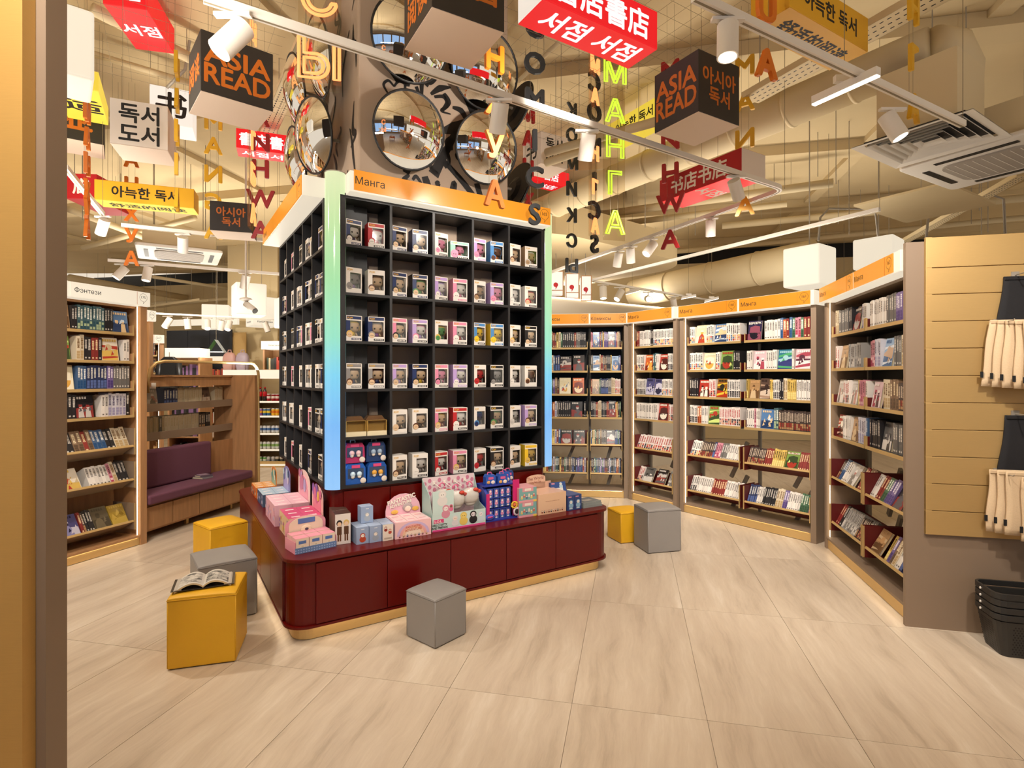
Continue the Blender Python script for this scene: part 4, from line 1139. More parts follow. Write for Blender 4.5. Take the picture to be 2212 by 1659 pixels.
# front tray with gingham base and arched header card
t = thing('blind_box_tray', 'pink tray with blue gingham base and cream header card at the counter corner', 'toy display', M=at(.645, 3.385, rad(9)))
mb = MB(); w, d = .25, .17
mb.box(0, w, 0, .003, 0, .035, '#6a86b4'); mb.box(0, .003, .003, d, 0, .07, '#e79aac'); mb.box(w - .003, w, .003, d, 0, .07, '#e79aac'); mb.box(.003, w - .003, .003, d, 0, .003, '#e79aac')
for i in range(16):
    for j in range(2):
        mb.box(i * w / 16, i * w / 16 + w / 32, -.0006, 0, .005 + .014 * j, .011 + .014 * j, '#a8bcdc')
mb.build('tray', M_PRINT, t)
mb = MB(); header(mb, w, .15, '#e9a2b2', arch=.3, M=Matrix.Translation((0, d - .004, .03))); header(mb, w * .84, .11, '#f0dcc4', .004, .45, M=Matrix.Translation((w * .08, d - .009, .066)))
mb.box(w * .3, w * .72, d - .012, d - .008, .135, .165, '#5a78b4'); mb.ball((w * .5, d - .012, .095), (.035, .008, .03), 12, 6, '#efd9bc'); mb.ball((w * .5, d - .02, .1), (.012, .004, .008), 8, 5, '#4a3a50'); mb.build('header_card', M_PRINT, t)
for i in range(3):
    for j in range(2):
        b = thing('blind_box', '%s small cream and pink blind box in %s row of the gingham tray' % (('left', 'middle', 'right')[i], ('front', 'back')[j]), 'toy box', M=at(.645, 3.385, rad(9)) @ Matrix.Translation((.006 + i * .08, .005 + .076 * j, .0035)), group='blind boxes in the gingham tray')
        mb = MB(); carton(mb, .077, .073, .085 + .004 * j, '#efd8c2', '#e79aac', '#e4b4b0'); mb.build('carton', M_PRINT, b)
        mb = MB(); mb.box(.016, .06, -.0012, -.0005, .052, .07, '#5a78b4'); fig_print(mb, .038, .008, .04, '#efe2cc', head='#e8d2b4'); mb.build('front_print', M_PRINT, b)
# magenta-lidded group, pastel group, blue group, orange group along the left side
def group_display(label, a, b, nx, ny, cw, cd, ch, c, top, sidec, cardc, cardc2, grp, word, card_h=.17, bl=('#d86a9a', '#e8c04a', '#8a5ab0')):
    M = at(a, b)
    t = thing('display_card', 'upright cut-out display card %s' % label, 'toy display', M=M @ Matrix.Translation((nx * cw + .004, ny * cd, 0)) @ Matrix.Rotation(rad(-90), 4, 'Z'))
    mb = MB(); header(mb, ny * cd, ch + card_h, cardc, arch=.25); header(mb, ny * cd * .7, card_h * .8, cardc2, .005, .6, M=Matrix.Translation((ny * cd * .15, -.004, ch)))
    fblobs(mb, ny * cd, ch + card_h, bl, int(a * 1000), 6, .65, .9, y=-.0055); mb.build('card', M_PRINT, t)
    for i in range(nx):
        for j in range(ny):
            o = thing('blind_box', '%s blind box, %s row back, %s from edge, %s' % (word, NTH[j], NTH[i], label), 'toy box', M=M @ Matrix.Translation((i * cw, j * cd, 0)), group=grp)
            mb = MB(); carton(mb, cw - .0015, cd - .0015, ch, c, top, sidec); fblobs(mb, cw, ch, bl, i * 7 + j, 4); fblobs(mb, cd, ch, bl, i * 5 + j * 3, 5, M=Matrix.Translation((0, cd, 0)) @ Matrix.Rotation(rad(-90), 4, 'Z'))
            mb.box(cw * .25, cw * .75, cd * .3, cd * .5, ch, ch + .0004, '#f0e2e4'); mb.build('carton', M_PRINT, o)
group_display('behind the magenta-lidded boxes', .665, 3.71, 2, 3, .105, .105, .135, '#e8c9a0', '#d1507e', '#e2c39c', '#efc0b8', '#e88aa0', 'magenta-lidded blind boxes', 'magenta-lidded')
group_display('behind the pastel pink boxes', .645, 4.09, 2, 4, .115, .1, .145, '#e6b4c2', '#e8bccb', '#dfa9b6', '#efccc8', '#e39cae', 'pastel pink blind boxes', 'pastel pink', .2, ('#e8d2dc', '#c77a9c', '#b8a2d0'))
group_display('behind the pale blue boxes', .66, 4.74, 2, 3, .1, .1, .10, '#46566e', '#a8c0d4', '#4a5a78', '#8a84b4', '#a79ccc', 'pale blue topped blind boxes', 'pale blue topped', .19, ('#c0d0e0', '#6a7aa8', '#d8c8e0'))
group_display('behind the orange boxes', .66, 5.13, 2, 3, .08, .09, .09, '#d8742c', '#e0a060', '#d86a28', '#d88a4a', '#8ab8a8', 'orange blind boxes', 'orange', .15, ('#f0d8b0', '#5aa0a8', '#e8e0d0'))
# two tall boxes with a pair of figures on the front
for k in range(2):
    t = thing('tall_figure_box', ('tall box printed with two brown-booted figures beside the gingham tray', 'second tall brown figure box standing behind the booted-figures box')[k], 'toy box', M=at(.89 + .01 * k, 3.45 + .11 * k, rad(-4)))
    mb = MB(); carton(mb, .095, .1, .19, '#e2d8d0', '#4a342c', '#5a4238')
    for q in (0, 1):
        x = .026 + .042 * q
        mb.box(x - .014, x + .014, -.001, -.0004, .06, .11, '#5a3a26'); mb.box(x - .011, x - .002, -.001, -.0004, .02, .06, '#6a4228'); mb.box(x + .002, x + .011, -.001, -.0004, .02, .06, '#6a4228')
        mb.add([(x + .018 * math.cos(a * .6), -.0012, .132 + .02 * math.sin(a * .6)) for a in range(10)], [tuple(range(10))], ('#221a18', '#d8b468')[q]); mb.add([(x + .013 * math.cos(a * .6), -.0014, .126 + .014 * math.sin(a * .6)) for a in range(10)], [tuple(range(10))], '#e8c4a4')
    mb.build('carton', M_PRINT, t)
# pale blue seal-like blind boxes and the pale one at their right
bs = [(1.003, 3.385, 0, '#b8482e', 'front left pale blue'), (1.083, 3.378, 0, '#9aa4b4', 'front right pale blue'), (1.003, 3.462, 0, '#8a94a8', 'back left pale blue'), (1.083, 3.455, 0, '#8a94a8', 'back middle pale blue'), (1.163, 3.448, 0, '#8a94a8', 'back right pale blue'), (1.055, 3.46, .107, '#a8b0bc', 'pale blue topmost')]
for a, b, dz, c, nm in bs:
    t = thing('blind_box', '%s blind box with printed animal beside the pink rainbow box' % nm, 'toy box', M=at(a, b, 0, ZC + dz), group='pale blue blind boxes')
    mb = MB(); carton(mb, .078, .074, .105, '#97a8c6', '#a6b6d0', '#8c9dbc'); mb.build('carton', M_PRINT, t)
    mb = MB(); fig_print(mb, .039, .012, .055, c); mb.box(.03, .05, -.0012, -.0006, .088, .093, '#d8dce4'); mb.build('front_print', M_PRINT, t)
t = thing('blind_box', 'cream box with two small red prints between blue boxes and rainbow box', 'toy box', M=at(1.165, 3.37))
mb = MB(); carton(mb, .07, .074, .105, '#e6d8c8', '#a6b6d0', '#a2b0cc'); mb.build('carton', M_PRINT, t)
mb = MB(); fig_print(mb, .02, .06, .03, '#8e2a20'); fig_print(mb, .048, .042, .03, '#b84a38'); mb.box(.01, .06, -.0012, -.0006, .01, .02, '#b8a898'); mb.build('front_print', M_PRINT, t)
# pink rainbow case with arched header
t = thing('rainbow_case', 'pink case of blind boxes with rainbow print and arched FANTASTIC header card', 'toy display', M=at(1.245, 3.365, rad(-2)))
w, d, h = .245, .2, .105
mb = MB(); mb.box(0, w, 0, d, 0, h, '#e8b8c0'); mb.box(0, w, -.0006, 0, 0, h, '#edbfc0')
for i, c in enumerate(('#c9b0d4', '#e8a8a4', '#efc0a0', '#f0d8c4')):
    r0 = .085 - .014 * i
    mb.add([(w * .5 + r0 * 1.3 * math.cos(math.pi * k / 12), -.001 - .0003 * i, .015 + r0 * math.sin(math.pi * k / 12)) for k in range(13)], [tuple(range(13))], c)
for i in range(8):
    fig_print(mb, .03 + .026 * i, .006, .016, ('#8a4a5a', '#b08a5a', '#5a5a7a')[i % 3], y=-.0026)
mb.build('carton', M_PRINT, t)
for i in range(3):
    for j in range(2):
        mb = MB(); mb.box(.008 + .078 * i, .08 + .078 * i, .01 + .088 * j, .094 + .088 * j, h, h + .004, '#f0d4d4'); mb.box(.02 + .078 * i, .065 + .078 * i, .03 + .088 * j, .05 + .088 * j, h + .004, h + .0045, '#e3a8b4'); mb.build('lid', M_PRINT, t)
mb = MB(); header(mb, w, .245, '#e9b6c4', .003, .45, M=Matrix.Translation((0, d, 0))); mb.ball((w * .62, d - .006, .15), (.035, .008, .03), 10, 6, '#b0a0a0'); mb.ball((w * .62, d - .012, .14), (.022, .006, .02), 10, 6, '#efd4c4')
mb.ball((w * .25, d - .006, .125), (.025, .005, .015), 10, 6, '#e0b050'); mb.ball((w * .85, d - .006, .135), (.025, .005, .015), 10, 6, '#e0b050'); mb.build('header_card', M_PRINT, t)
text('FANTASTIC', M_TXTW, frame((w * .45, d - .004, .208), (1, 0, .22), (0, -1, 0)), h=.027, parent=t, bold=.05, ext=.05)
text('ADVENTURE', M_TXTW, frame((w * .42, d - .004, .176), (1, 0, .2), (0, -1, 0)), h=.019, parent=t, bold=.05, ext=.05)
text('FANTASTIC', mat('coral_ink', '#c8604a', .6), frame((w * .5, -.003, .068), (1, 0, .05), (0, -1, 0)), h=.014, parent=t, bold=.02)
text('ADVENTURE', mat('coral_ink'), frame((w * .5, -.003, .05), (1, 0, .05), (0, -1, 0)), h=.014, parent=t, bold=.02)
# tall open counter display with dotted back and white plush bags
t = thing('plush_display', 'large open cardboard display with pink dotted back and mint sides', 'toy display', M=at(1.51, 3.385))
w, d, h = .41, .17, .30
M_MINT = '#b4d4cc'
mb = MB(); mb.prism([(0, 0), (d, 0), (d, h + .03), (.05, h - .06), (0, .11)], 0, .003, M_MINT, M=Matrix(((0, 0, 1, 0), (1, 0, 0, 0), (0, 1, 0, 0), (0, 0, 0, 1))))
mb.prism([(0, 0), (d, 0), (d, h + .03), (.09, .14), (0, .11)], w - .003, w, M_MINT, M=Matrix(((0, 0, 1, 0), (1, 0, 0, 0), (0, 1, 0, 0), (0, 0, 0, 1)))); mb.box(.003, w - .003, 0, .003, .012, .11, '#c4d8d2'); mb.box(.003, w - .003, -.001, .003, 0, .012, '#d84a8a'); mb.box(.003, w - .003, .003, d, 0, .003, '#e6b0bc')
mb.box(.003, .16, -.001, 0, .11, .27, '#c4d8d2'); mb.build('box_shell', M_PRINT, t)
mb = MB(); mb.box(.003, w - .003, d, d + .003, 0, h + .035, '#e2cdd0')
rr = random.Random(3)
for i in range(11):
    for j in range(3):
        x, z = .02 + .037 * i, .2 + .045 * j + (.02 if i % 2 else 0)
        mb.add([(x + .014 * math.cos(a * .785), d - .0008, min(z + .016 * math.sin(a * .785), h + .03)) for a in range(8)], [tuple(range(8))], '#cc7f98')
mb.build('dotted_back', M_PRINT, t)
mb = MB()
for x, z, s, c, hd in ((.075, .17, .1, '#dcd6d2', '#e6e0da'), (.1, .085, .085, '#d08a9c', '#ecdcd8'), (.17, .02, .07, '#d8d4d4', '#ecd8c8'), (.235, .02, .085, '#e0c060', '#e8cc70'), (.31, .02, .085, '#1e1a1e', '#d8ccd0'), (.37, .02, .075, '#c8d8dc', '#e8e0e0'), (.14, .125, .045, '#d86a90', '#8a5a44')):
    fig_print(mb, x, z, s, c, head=hd)
mb.build('front_print', M_PRINT, t)
mb = MB(); mb.box(.012, .085, -.0016, -.001, .055, .08, '#d8407a'); mb.build('logo_patch', M_PRINT, t)
text('L.O.L.', M_TXTW, frame((.045, -.0022, .067), (1, 0, 0), (0, -1, 0)), h=.016, parent=t, bold=.04)
text('HELLO KITTY', M_INK, frame((.055, -.002, .042), (1, 0, 0), (0, -1, 0)), h=.013, parent=t, bold=.03)
text('AND FRIENDS', M_INK, frame((.055, -.002, .024), (1, 0, 0), (0, -1, 0)), h=.013, parent=t, bold=.03)
M_PLUSH = mat('white_plush_in_film', '#e8e2da', 0.3, noise=.05, nscale=40)
M_PINKP = mat('pink_plastic', '#e2608c', .35)
for k, (px, pz) in enumerate(((.12, .205), (.205, .19), (.315, .20))):
    p = thing('plush_bag', 'white round plush in clear bag, %s of three on pink clips in dotted display' % ('left', 'middle', 'right')[k], 'plush toy', M=at(1.51 + px, 3.385 + (.055 if k else .09), 0, ZC + pz))
    mb = MB(); mb.ball((0, 0, 0), (.066, .04, .058), 20, 12, e=.9); mb.ball((.0, .004, -.045), (.045, .03, .03), 14, 8); mb.build('plush_head', M_PLUSH, p, True)
    mb = MB(); mb.ball((.03, -.03, .045), (.022, .012, .014), 10, 6); mb.ball((.06, -.02, .03), (.02, .012, .014), 10, 6); mb.build('red_bow', mat('red_satin', '#c03a28', .4), p, True)
    mb = MB(); mb.ball((0, 0, -.01), (.074, .048, .078), 18, 10, e=.8); mb.build('clear_bag', M_FILM, p, True)
    mb = MB(); mb.tube([(.02 * math.cos(a * .6), .01, .075 + .022 * math.sin(a * .6)) for a in range(11)], .004, 6); mb.build('pink_clip', M_PINKP, p, True)
for x in (.09, .17, .25, .33):
    mb = MB(); mb.cyl((x, d, .29), (x, d - .11, .275), .003, n=6); mb.box(x - .01, x + .01, d - .004, d, .28, .305); mb.build('hook', M_WHITE, t)
# blue and pink tiered rack of small packets
t = thing('packet_rack', 'shiny blue and magenta tiered rack of small packets with yellow flower', 'toy display', M=at(1.935, 3.41))
w, d = .285, .15
M_BLUEP = mat('blue_plastic', '#2a3a9a', .3); M_MAGP = mat('magenta_plastic', '#c8206c', .35)
mb = MB(); mb.prism([(0, 0), (d, 0), (d, .25), (.06, .25), (0, .2)], 0, .02, M=Matrix(((0, 0, 1, 0), (1, 0, 0, 0), (0, 1, 0, 0), (0, 0, 0, 1)))); mb.box(.02, w - .06, d - .004, d, 0, .25); mb.box(0, w, -.004, d, 0, .012); mb.box(.0, w, .02, d, .246, .256)
for z in (.085, .165): mb.box(.02, w - .06, .015, d - .004, z - .006, z)
mb.build('rack_body', M_BLUEP, t)
mb = MB(); mb.prism([(0, 0), (.055, 0), (.055, .26), (.0, .26)], -.006, 0, M=Matrix.Translation((w - .055, 0, .02)) @ Matrix.Rotation(rad(90), 4, 'X')); mb.build('magenta_side_card', M_MAGP, t)
mb = MB(); mb.box(.004, .03, -.003, .0, .04, .2); mb.build('magenta_stripe', M_MAGP, t)
mb = MB()
for k in range(12):
    a = math.pi * k / 6; mb.ball((w - .05 + .022 * math.cos(a), -.012, .1 + .022 * math.sin(a)), (.012, .004, .006), 6, 4, '#e8c040')
mb.ball((w - .05, -.014, .1), (.013, .006, .013), 8, 5, '#d86a40'); mb.build('flower', M_PRINT, t, True)
mb = MB(); mb.ball((w - .03, -.01, .05), (.03, .006, .035), 12, 6, '#d8c8d0'); mb.ball((w - .03, -.015, .05), (.018, .004, .02), 10, 5, '#2a2226'); mb.build('round_sticker', M_PRINT, t, True)
mb = MB(); mb.ball((.03, -.008, .035), (.04, .005, .022), 14, 6, '#4a5ac0'); mb.box(.01, .05, -.014, -.011, .03, .042, '#e060a0'); mb.build('oval_badge', M_PRINT, t, True)
for r_ in range(3):
    for k in range(4):
        o = thing('toy_packet', 'small blue packet, %s from left on %s tier of the blue rack' % (NTH[k], ('bottom', 'middle', 'top')[r_]), 'toy packet', M=at(1.935 + .026 + .05 * k, 3.41 + .018, 0, ZC + .0125 + .0735 * r_ + (.006 if r_ else 0)), group='packets on the blue rack')
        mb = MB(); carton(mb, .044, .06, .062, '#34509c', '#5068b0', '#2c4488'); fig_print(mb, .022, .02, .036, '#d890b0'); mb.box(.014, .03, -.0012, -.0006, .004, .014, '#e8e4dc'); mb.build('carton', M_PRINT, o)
for k in range(4):
    a, b, c = ((1.965, 3.46, '#2f5ab4'), (2.055, 3.44, '#2a52a8'), (2.115, 3.50, '#2f5ab4'), (2.17, 3.54, '#26427e'))[k]
    o = thing('lunch_tin', 'small blue toy tin with pink handle, %s from left atop the blue rack' % NTH[k], 'toy tin', M=at(a, b, rad(-4), ZC + .257), group='toy tins atop the blue rack')
    mb = MB(); w2, h2 = .08, .07
    mb.prism([(0, 0), (w2, 0), (w2 * .98, h2 * .75), (w2 * .84, h2), (w2 * .16, h2), (w2 * .02, h2 * .75)], -.05, 0, c, M=Matrix.Rotation(rad(90), 4, 'X')); mb.build('tin_body', M_SHINY, o)
    mb = MB(); mb.box(w2 * .25, w2 * .75, -.002, 0, h2 * .5, h2 * .75, '#d05a8c'); mb.ball((w2 * .7, -.003, h2 * .2), (.016, .004, .014), 8, 5, '#e8d8c8'); mb.ball((w2 * .25, -.003, h2 * .22), (.014, .004, .012), 8, 5, '#d8a05a'); mb.build('front_print', M_PRINT, o)
    mb = MB(); mb.tube([(w2 * .3, .025, h2), (w2 * .34, .025, h2 + .013), (w2 * .66, .025, h2 + .013), (w2 * .7, .025, h2)], .004, 6); mb.build('handle', M_PINKP, o)
# teal boxes, fairy tale case, navy boxes, flat packs
for k in range(2):
    t = thing('blind_box_case', ('lower teal and pink case of two stacked beside blue rack', 'upper teal and pink case of two stacked beside blue rack')[k], 'toy box', M=at(2.2, 3.385, rad(-2), ZC + .1095 * k))
    w, h = .155, .108
    mb = MB(); carton(mb, w, .15, h, '#78a8a4', '#e0a4ac', '#d8949c'); mb.box(0, w, -.0012, -.0006, 0, .016, '#dc98a0'); mb.box(.03, w - .03, -.0012, -.0006, h - .03, h, '#dc98a0'); mb.box(.05, w - .05, -.0016, -.0012, h - .024, h - .006, '#e8dccf')
    for q in range(6): fig_print(mb, .025 + .021 * q, .025 + .012 * (q % 2), .026, ('#d8c070', '#c86a5a', '#5a6a8c', '#e0d0c0')[q % 4])
    mb.box(w - .03, w, -.0014, -.0008, 0, .014, '#e0c050'); mb.build('carton', M_PRINT, t)
t = thing('fairy_tale_case', 'peach shrink-wrapped case with arched The World header card', 'toy display', M=at(2.362, 3.368))
w, d, h = .262, .2, .155
mb = MB(); carton(mb, w, d, h, '#dfb897', '#e0b9a0', '#dcae94')
for q in range(10): fig_print(mb, .035 + .021 * q, .012, .02, ('#8a4a3a', '#5a4a44', '#b88a6a')[q % 3])
mb.build('carton', M_SHINY, t)
mb = MB(); header(mb, w * .68, .13, '#e3bba2', .003, .2, M=Matrix.Translation((.03, d, h - .02))); mb.box(0, w, d, d + .003, h - .02, h + .05, '#dcb096'); mb.build('header_card', M_PRINT, t)
M_BROWNI = mat('brown_ink', '#8a4238', .6)
text('The World', M_BROWNI, frame((w * .42, d - .002, h + .082), (1, 0, .03), (0, -1, 0)), h=.024, parent=t)
text('Living Fairy Tale', M_BROWNI, frame((w * .42, d - .002, h + .05), (1, 0, .03), (0, -1, 0)), h=.022, parent=t, sx=.7)
text('The World is a Living Fairy Tale', M_BROWNI, frame((w * .5, -.0014, h * .62), (1, 0, 0), (0, -1, 0)), w=.13, parent=t)
for i in range(2):
    for j in range(3):
        t = thing('blind_box', 'navy blind box, %s in %s row back beside the peach case' % (('left', 'right')[i], NTH[j]), 'toy box', M=at(2.632 + .071 * i, 3.362 + .072 * j), group='navy blind boxes')
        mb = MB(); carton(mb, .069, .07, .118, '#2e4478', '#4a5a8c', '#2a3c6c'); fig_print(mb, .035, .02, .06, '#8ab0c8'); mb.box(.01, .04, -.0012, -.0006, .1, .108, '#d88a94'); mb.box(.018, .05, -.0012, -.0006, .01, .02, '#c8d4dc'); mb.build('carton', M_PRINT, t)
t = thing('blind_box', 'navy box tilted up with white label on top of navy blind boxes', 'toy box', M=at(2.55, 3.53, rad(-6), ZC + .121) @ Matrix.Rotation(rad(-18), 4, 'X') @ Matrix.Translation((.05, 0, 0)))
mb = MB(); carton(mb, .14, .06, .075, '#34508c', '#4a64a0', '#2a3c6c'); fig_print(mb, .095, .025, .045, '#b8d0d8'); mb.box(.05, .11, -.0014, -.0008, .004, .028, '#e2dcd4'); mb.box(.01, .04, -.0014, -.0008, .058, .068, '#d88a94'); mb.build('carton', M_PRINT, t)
for k in range(3):
    t = thing('foil_pack', '%s of three flat grey shrink-wrapped packs on the counter end' % ('bottom', 'middle', 'top')[k], 'pack', M=at(2.79 + .003 * k, 3.36 + .004 * k, rad(2 * k - 2), ZC + .0135 * k))
    mb = MB(); mb.box(0, .19, 0, .15, 0, .013, '#8a8f8c'); mb.box(.01, .18, .01, .14, .013, .0132, '#6f767a'); mb.box(.05, .14, .04, .09, .0132, .0134, '#a8a49c'); mb.build('pack_body', M_SHINY, t, bevel=.003)

# ------------------------------------------------------------------ cube stools
M_YEL = mat('yellow_leather', '#e6ae1e', .5, noise=.08, nscale=4, bump=.02); M_GRY = mat('grey_leather', '#8f8a86', .45, noise=.06, nscale=4, bump=.02)
def stool(near, yaw, sx, sy, h, mt, label):
    t = thing('cube_stool', label, 'stool', (near[0], near[1], 0), yaw)
    mb = MB(); mb.box(0, sx, 0, sy, .004, h * .94); o = mb.build('body', mt, t, bevel=.008, seg=2)
    mb = MB()
    n = 8
    vs, fs = [], []
    for j in range(n + 1):
        for i in range(n + 1):
            u, v = i / n, j / n
            vs.append((sx * u, sy * v, h * .935 + h * .065 * (1 - (2 * u - 1) ** 4 * .35) * (1 - (2 * v - 1) ** 4 * .35)))
    fs = [(j * (n + 1) + i, j * (n + 1) + i + 1, (j + 1) * (n + 1) + i + 1, (j + 1) * (n + 1) + i) for j in range(n) for i in range(n)]
    o0 = len(vs); ring = [i for i in range(n + 1)] + [(j + 1) * (n + 1) + n for j in range(n)] + [n * (n + 1) + n - 1 - i for i in range(n)] + [(n - 1 - j) * (n + 1) for j in range(n - 1)]
    for i in ring: vs.append((vs[i][0], vs[i][1], h * .938))
    fs += [(ring[k], o0 + k, o0 + (k + 1) % len(ring), ring[(k + 1) % len(ring)]) for k in range(len(ring))]
    mb.add(vs, fs); mb.build('seat_pad', mt, t, bevel=.005, seg=2, smooth=True)
    mb = MB(); z = h * .938; mb.tube([(-.001, -.001, z), (sx + .001, -.001, z), (sx + .001, sy + .001, z), (-.001, sy + .001, z)], .0022, 5, True)
    for x, y in ((0, 0), (sx, 0), (0, sy), (sx, sy)):
        mb.cyl((x + (.003 if x == 0 else -.003), y + (.003 if y == 0 else -.003), .01), (x + (.003 if x == 0 else -.003), y + (.003 if y == 0 else -.003), z), .0035, n=5)
    mb.build('piped_seam', mt, t, True)
    mb = MB(); mb.box(.01, sx - .01, .01, sy - .01, 0, .004); mb.build('glide', M_BLKP, t)
    return t
stool((-1.789, 2.849), rad(16.4), .326, .33, .385, M_YEL, 'yellow cube stool in front with an open book lying on it')
stool((-1.905, 3.335), rad(37), .335, .345, .38, M_GRY, 'grey cube stool standing between the two yellow stools at left')
stool((-2.30, 4.19), rad(52), .29, .30, .38, M_YEL, 'yellow cube stool farthest back at left, near the bench')
stool((-.429, 3.07), rad(50), .245, .25, .285, M_GRY, 'small grey cube stool alone in front of the red counter')
stool((1.168, 4.721), rad(13.6), .315, .27, .385, M_GRY, 'large grey cube stool at right near the manga shelves')
stool((.99, 5.0), rad(19), .25, .25, .29, M_YEL, 'small yellow cube stool half hidden by grey stool at right')

# open manga lying on the front yellow stool
om = thing('open_manga', 'open black and white manga lying on the front yellow stool', 'book', (-1.70, 3.04, .388), rad(25))
def manga_ink():
    m = mat('manga_ink', '#8a857e', .6)
    nt = m.node_tree; b = nt.nodes['Principled BSDF']
    tc = nt.nodes.new('ShaderNodeTexCoord'); v = nt.nodes.new('ShaderNodeTexVoronoi'); v.inputs['Scale'].default_value = 26
    n = nt.nodes.new('ShaderNodeTexNoise'); n.inputs['Scale'].default_value = 45; n.inputs['Detail'].default_value = 5; n.inputs['Distortion'].default_value = 1.6
    mx = nt.nodes.new('ShaderNodeMath'); mx.operation = 'MULTIPLY_ADD'; mx.inputs[1].default_value = .55
    r = nt.nodes.new('ShaderNodeValToRGB'); r.color_ramp.elements[0].position = .42; r.color_ramp.elements[0].color = (.03, .03, .03, 1); r.color_ramp.elements[1].position = .68; r.color_ramp.elements[1].color = (.6, .56, .5, 1)
    nt.links.new(tc.outputs['Object'], v.inputs[0]); nt.links.new(tc.outputs['Object'], n.inputs[0]); nt.links.new(v.outputs['Color'], mx.inputs[0]); nt.links.new(n.outputs[0], mx.inputs[2]); nt.links.new(mx.outputs[0], r.inputs[0]); nt.links.new(r.outputs[0], b.inputs['Base Color'])
    r.color_ramp.elements[0].position = .5; r.color_ramp.elements[1].position = .95
    return m
M_MANGA = manga_ink()
Rb = random.Random(11)
for sgn in (-1, 1):
    mb = MB(); nx, W2, D2b = 12, .135, .19
    prof = []
    for i in range(nx + 1):
        u = i / nx
        prof.append((sgn * W2 * u, .034 * math.sin(math.pi * min(1, u * 1.05 + .02)) ** .8 * (1 - .35 * u) + .006 * (1 - u) + .004))
    for i in range(nx):
        (x0, z0), (x1, z1) = prof[i], prof[i + 1]
        for j in range(9):
            y0, y1 = -D2b / 2 + D2b * j / 9, -D2b / 2 + D2b * (j + 1) / 9
            edge = i in (0, nx - 1) or j in (0, 8)
            mb.quad((x0, y0, z0), (x1, y0, z1), (x1, y1, z1), (x0, y1, z0), (.62, .58, .52), 0 if edge else 1)
        mb.quad((x0, -D2b / 2, z0 - .009), (x1, -D2b / 2, z1 - .009), (x1, -D2b / 2, z1), (x0, -D2b / 2, z0), PAGE)
        mb.quad((x0, D2b / 2, z0 - .009), (x1, D2b / 2, z1 - .009), (x1, D2b / 2, z1), (x0, D2b / 2, z0), PAGE)
    mb.build('page_fan', [M_PRINT, M_MANGA], om)
    mb = MB(Matrix.Rotation(rad(-sgn * 1.5), 4, 'Y')); x = sorted((0, sgn * .15)); mb.box(x[0], x[1], -.098, .098, .0, .0025, '#3a3634'); mb.build('cover', M_SHINY, om)
    for k in range(3):
        x = sorted((sgn * (.132 + .005 * k), sgn * .1)); mb = MB(); mb.box(x[0], x[1], -.095, .095, .003 + .0025 * (2 - k), .005 + .0025 * (2 - k), '#b8aea2'); mb.build('loose_page', M_PRINT, om)

# ------------------------------------------------------------------ bags on the slat wall, shopping baskets
M_CANV = mat('natural_canvas', '#d6bb98', .9, noise=.08, nscale=160, bump=.12); M_TAG = mat('black_tag', '#141314', .7)
def EP(x, y, z):  # point on the end panel: x along it, y towards the viewer
    return Matrix.Translation((2.405, 3.36, 0)) @ Matrix.Rotation(EPy, 4, 'Z') @ Matrix.Translation((x, -y, z))
def tote(x, y, z, w, h, label, mt=M_CANV, flare=.04, tagz=.05, seedn=0, tagged=True):
    t = thing('tote_bag' if mt is M_CANV else 'black_bag', label, 'bag', M=EP(x, y, z - h))
    rr = random.Random(seedn)
    n, k = 10, 12
    mb = MB(); vs, fs = [], []
    for side in (0, 1):
        for j in range(n + 1):
            v = j / n
            for i in range(k + 1):
                u = i / k
                xx = -flare * (1 - v) * (1 - u) + w * u + .004 * math.sin(v * 7 + seedn)
                bulge = .012 * math.sin(math.pi * u) * math.sin(math.pi * min(1, v * 1.1))
                yy = (-.006 - bulge + .002 * math.sin(u * 5 + v * 5 + seedn)) if side == 0 else (.004 + .002 * math.sin(u * 6))
                vs.append((xx, yy, h * v - .012 * u * (1 - v) * rr.uniform(.9, 1.1)))
    N = (n + 1) * (k + 1)
    for j in range(n):
        for i in range(k):
            a = j * (k + 1) + i
            fs.append((a, a + 1, a + k + 2, a + k + 1)); fs.append((N + a + 1, N + a, N + a + k + 1, N + a + k + 2))
    for j in range(n):
        a = j * (k + 1); fs.append((a, a + k + 1, N + a + k + 1, N + a)); a += k; fs.append((a + k + 1, a, N + a, N + a + k + 1))
    for i in range(k):
        fs.append((i + 1, i, N + i, N + i + 1)); a = n * (k + 1) + i; fs.append((a, a + 1, N + a + 1, N + a))
    mb.add(vs, fs); mb.build('bag_body', mt, t, True)
    mb = MB(); mb.box(0, w, -.0105, .006, h - .022, h - .002); mb.build('hem', mt, t, bevel=.003)
    if tagged:
        mb = MB(); mb.box(-flare * .85 - .011, -flare * .85 + .003, -.009, -.004, tagz, tagz + .035); mb.build('side_tag', M_TAG, t)
    return t
for k in range(6):
    tote(.405 + .024 * k + (.01 if k > 2 else 0), .06 + .028 * k, 1.855 - .004 * k, .36, .385, '%s canvas tote from the left in the upper hanging row' % nth(k), seedn=k, flare=.045 - .012 * k, tagz=.05 - .004 * k)
for k in range(6):
    tote(.405 + .026 * k + (.03 if k > 2 else 0), .06 + .03 * k, .985 - (.025 if k > 2 else 0), .36, .36, '%s canvas tote from the left in the lower hanging row' % nth(k), seedn=k + 9, flare=.02 - .006 * k, tagz=.06 - .004 * k)
M_BLKF = mat('black_fabric', '#17161a', .85, noise=.2, nscale=60, bump=.2)
tote(.49, .03, 2.11, .42, .42, 'black fabric bag hanging above the upper canvas totes', M_BLKF, .05, seedn=21, tagged=False)
tote(.50, .03, 1.30, .42, .42, 'black fabric bag hanging between the two rows of totes', M_BLKF, .05, seedn=22, tagged=False)
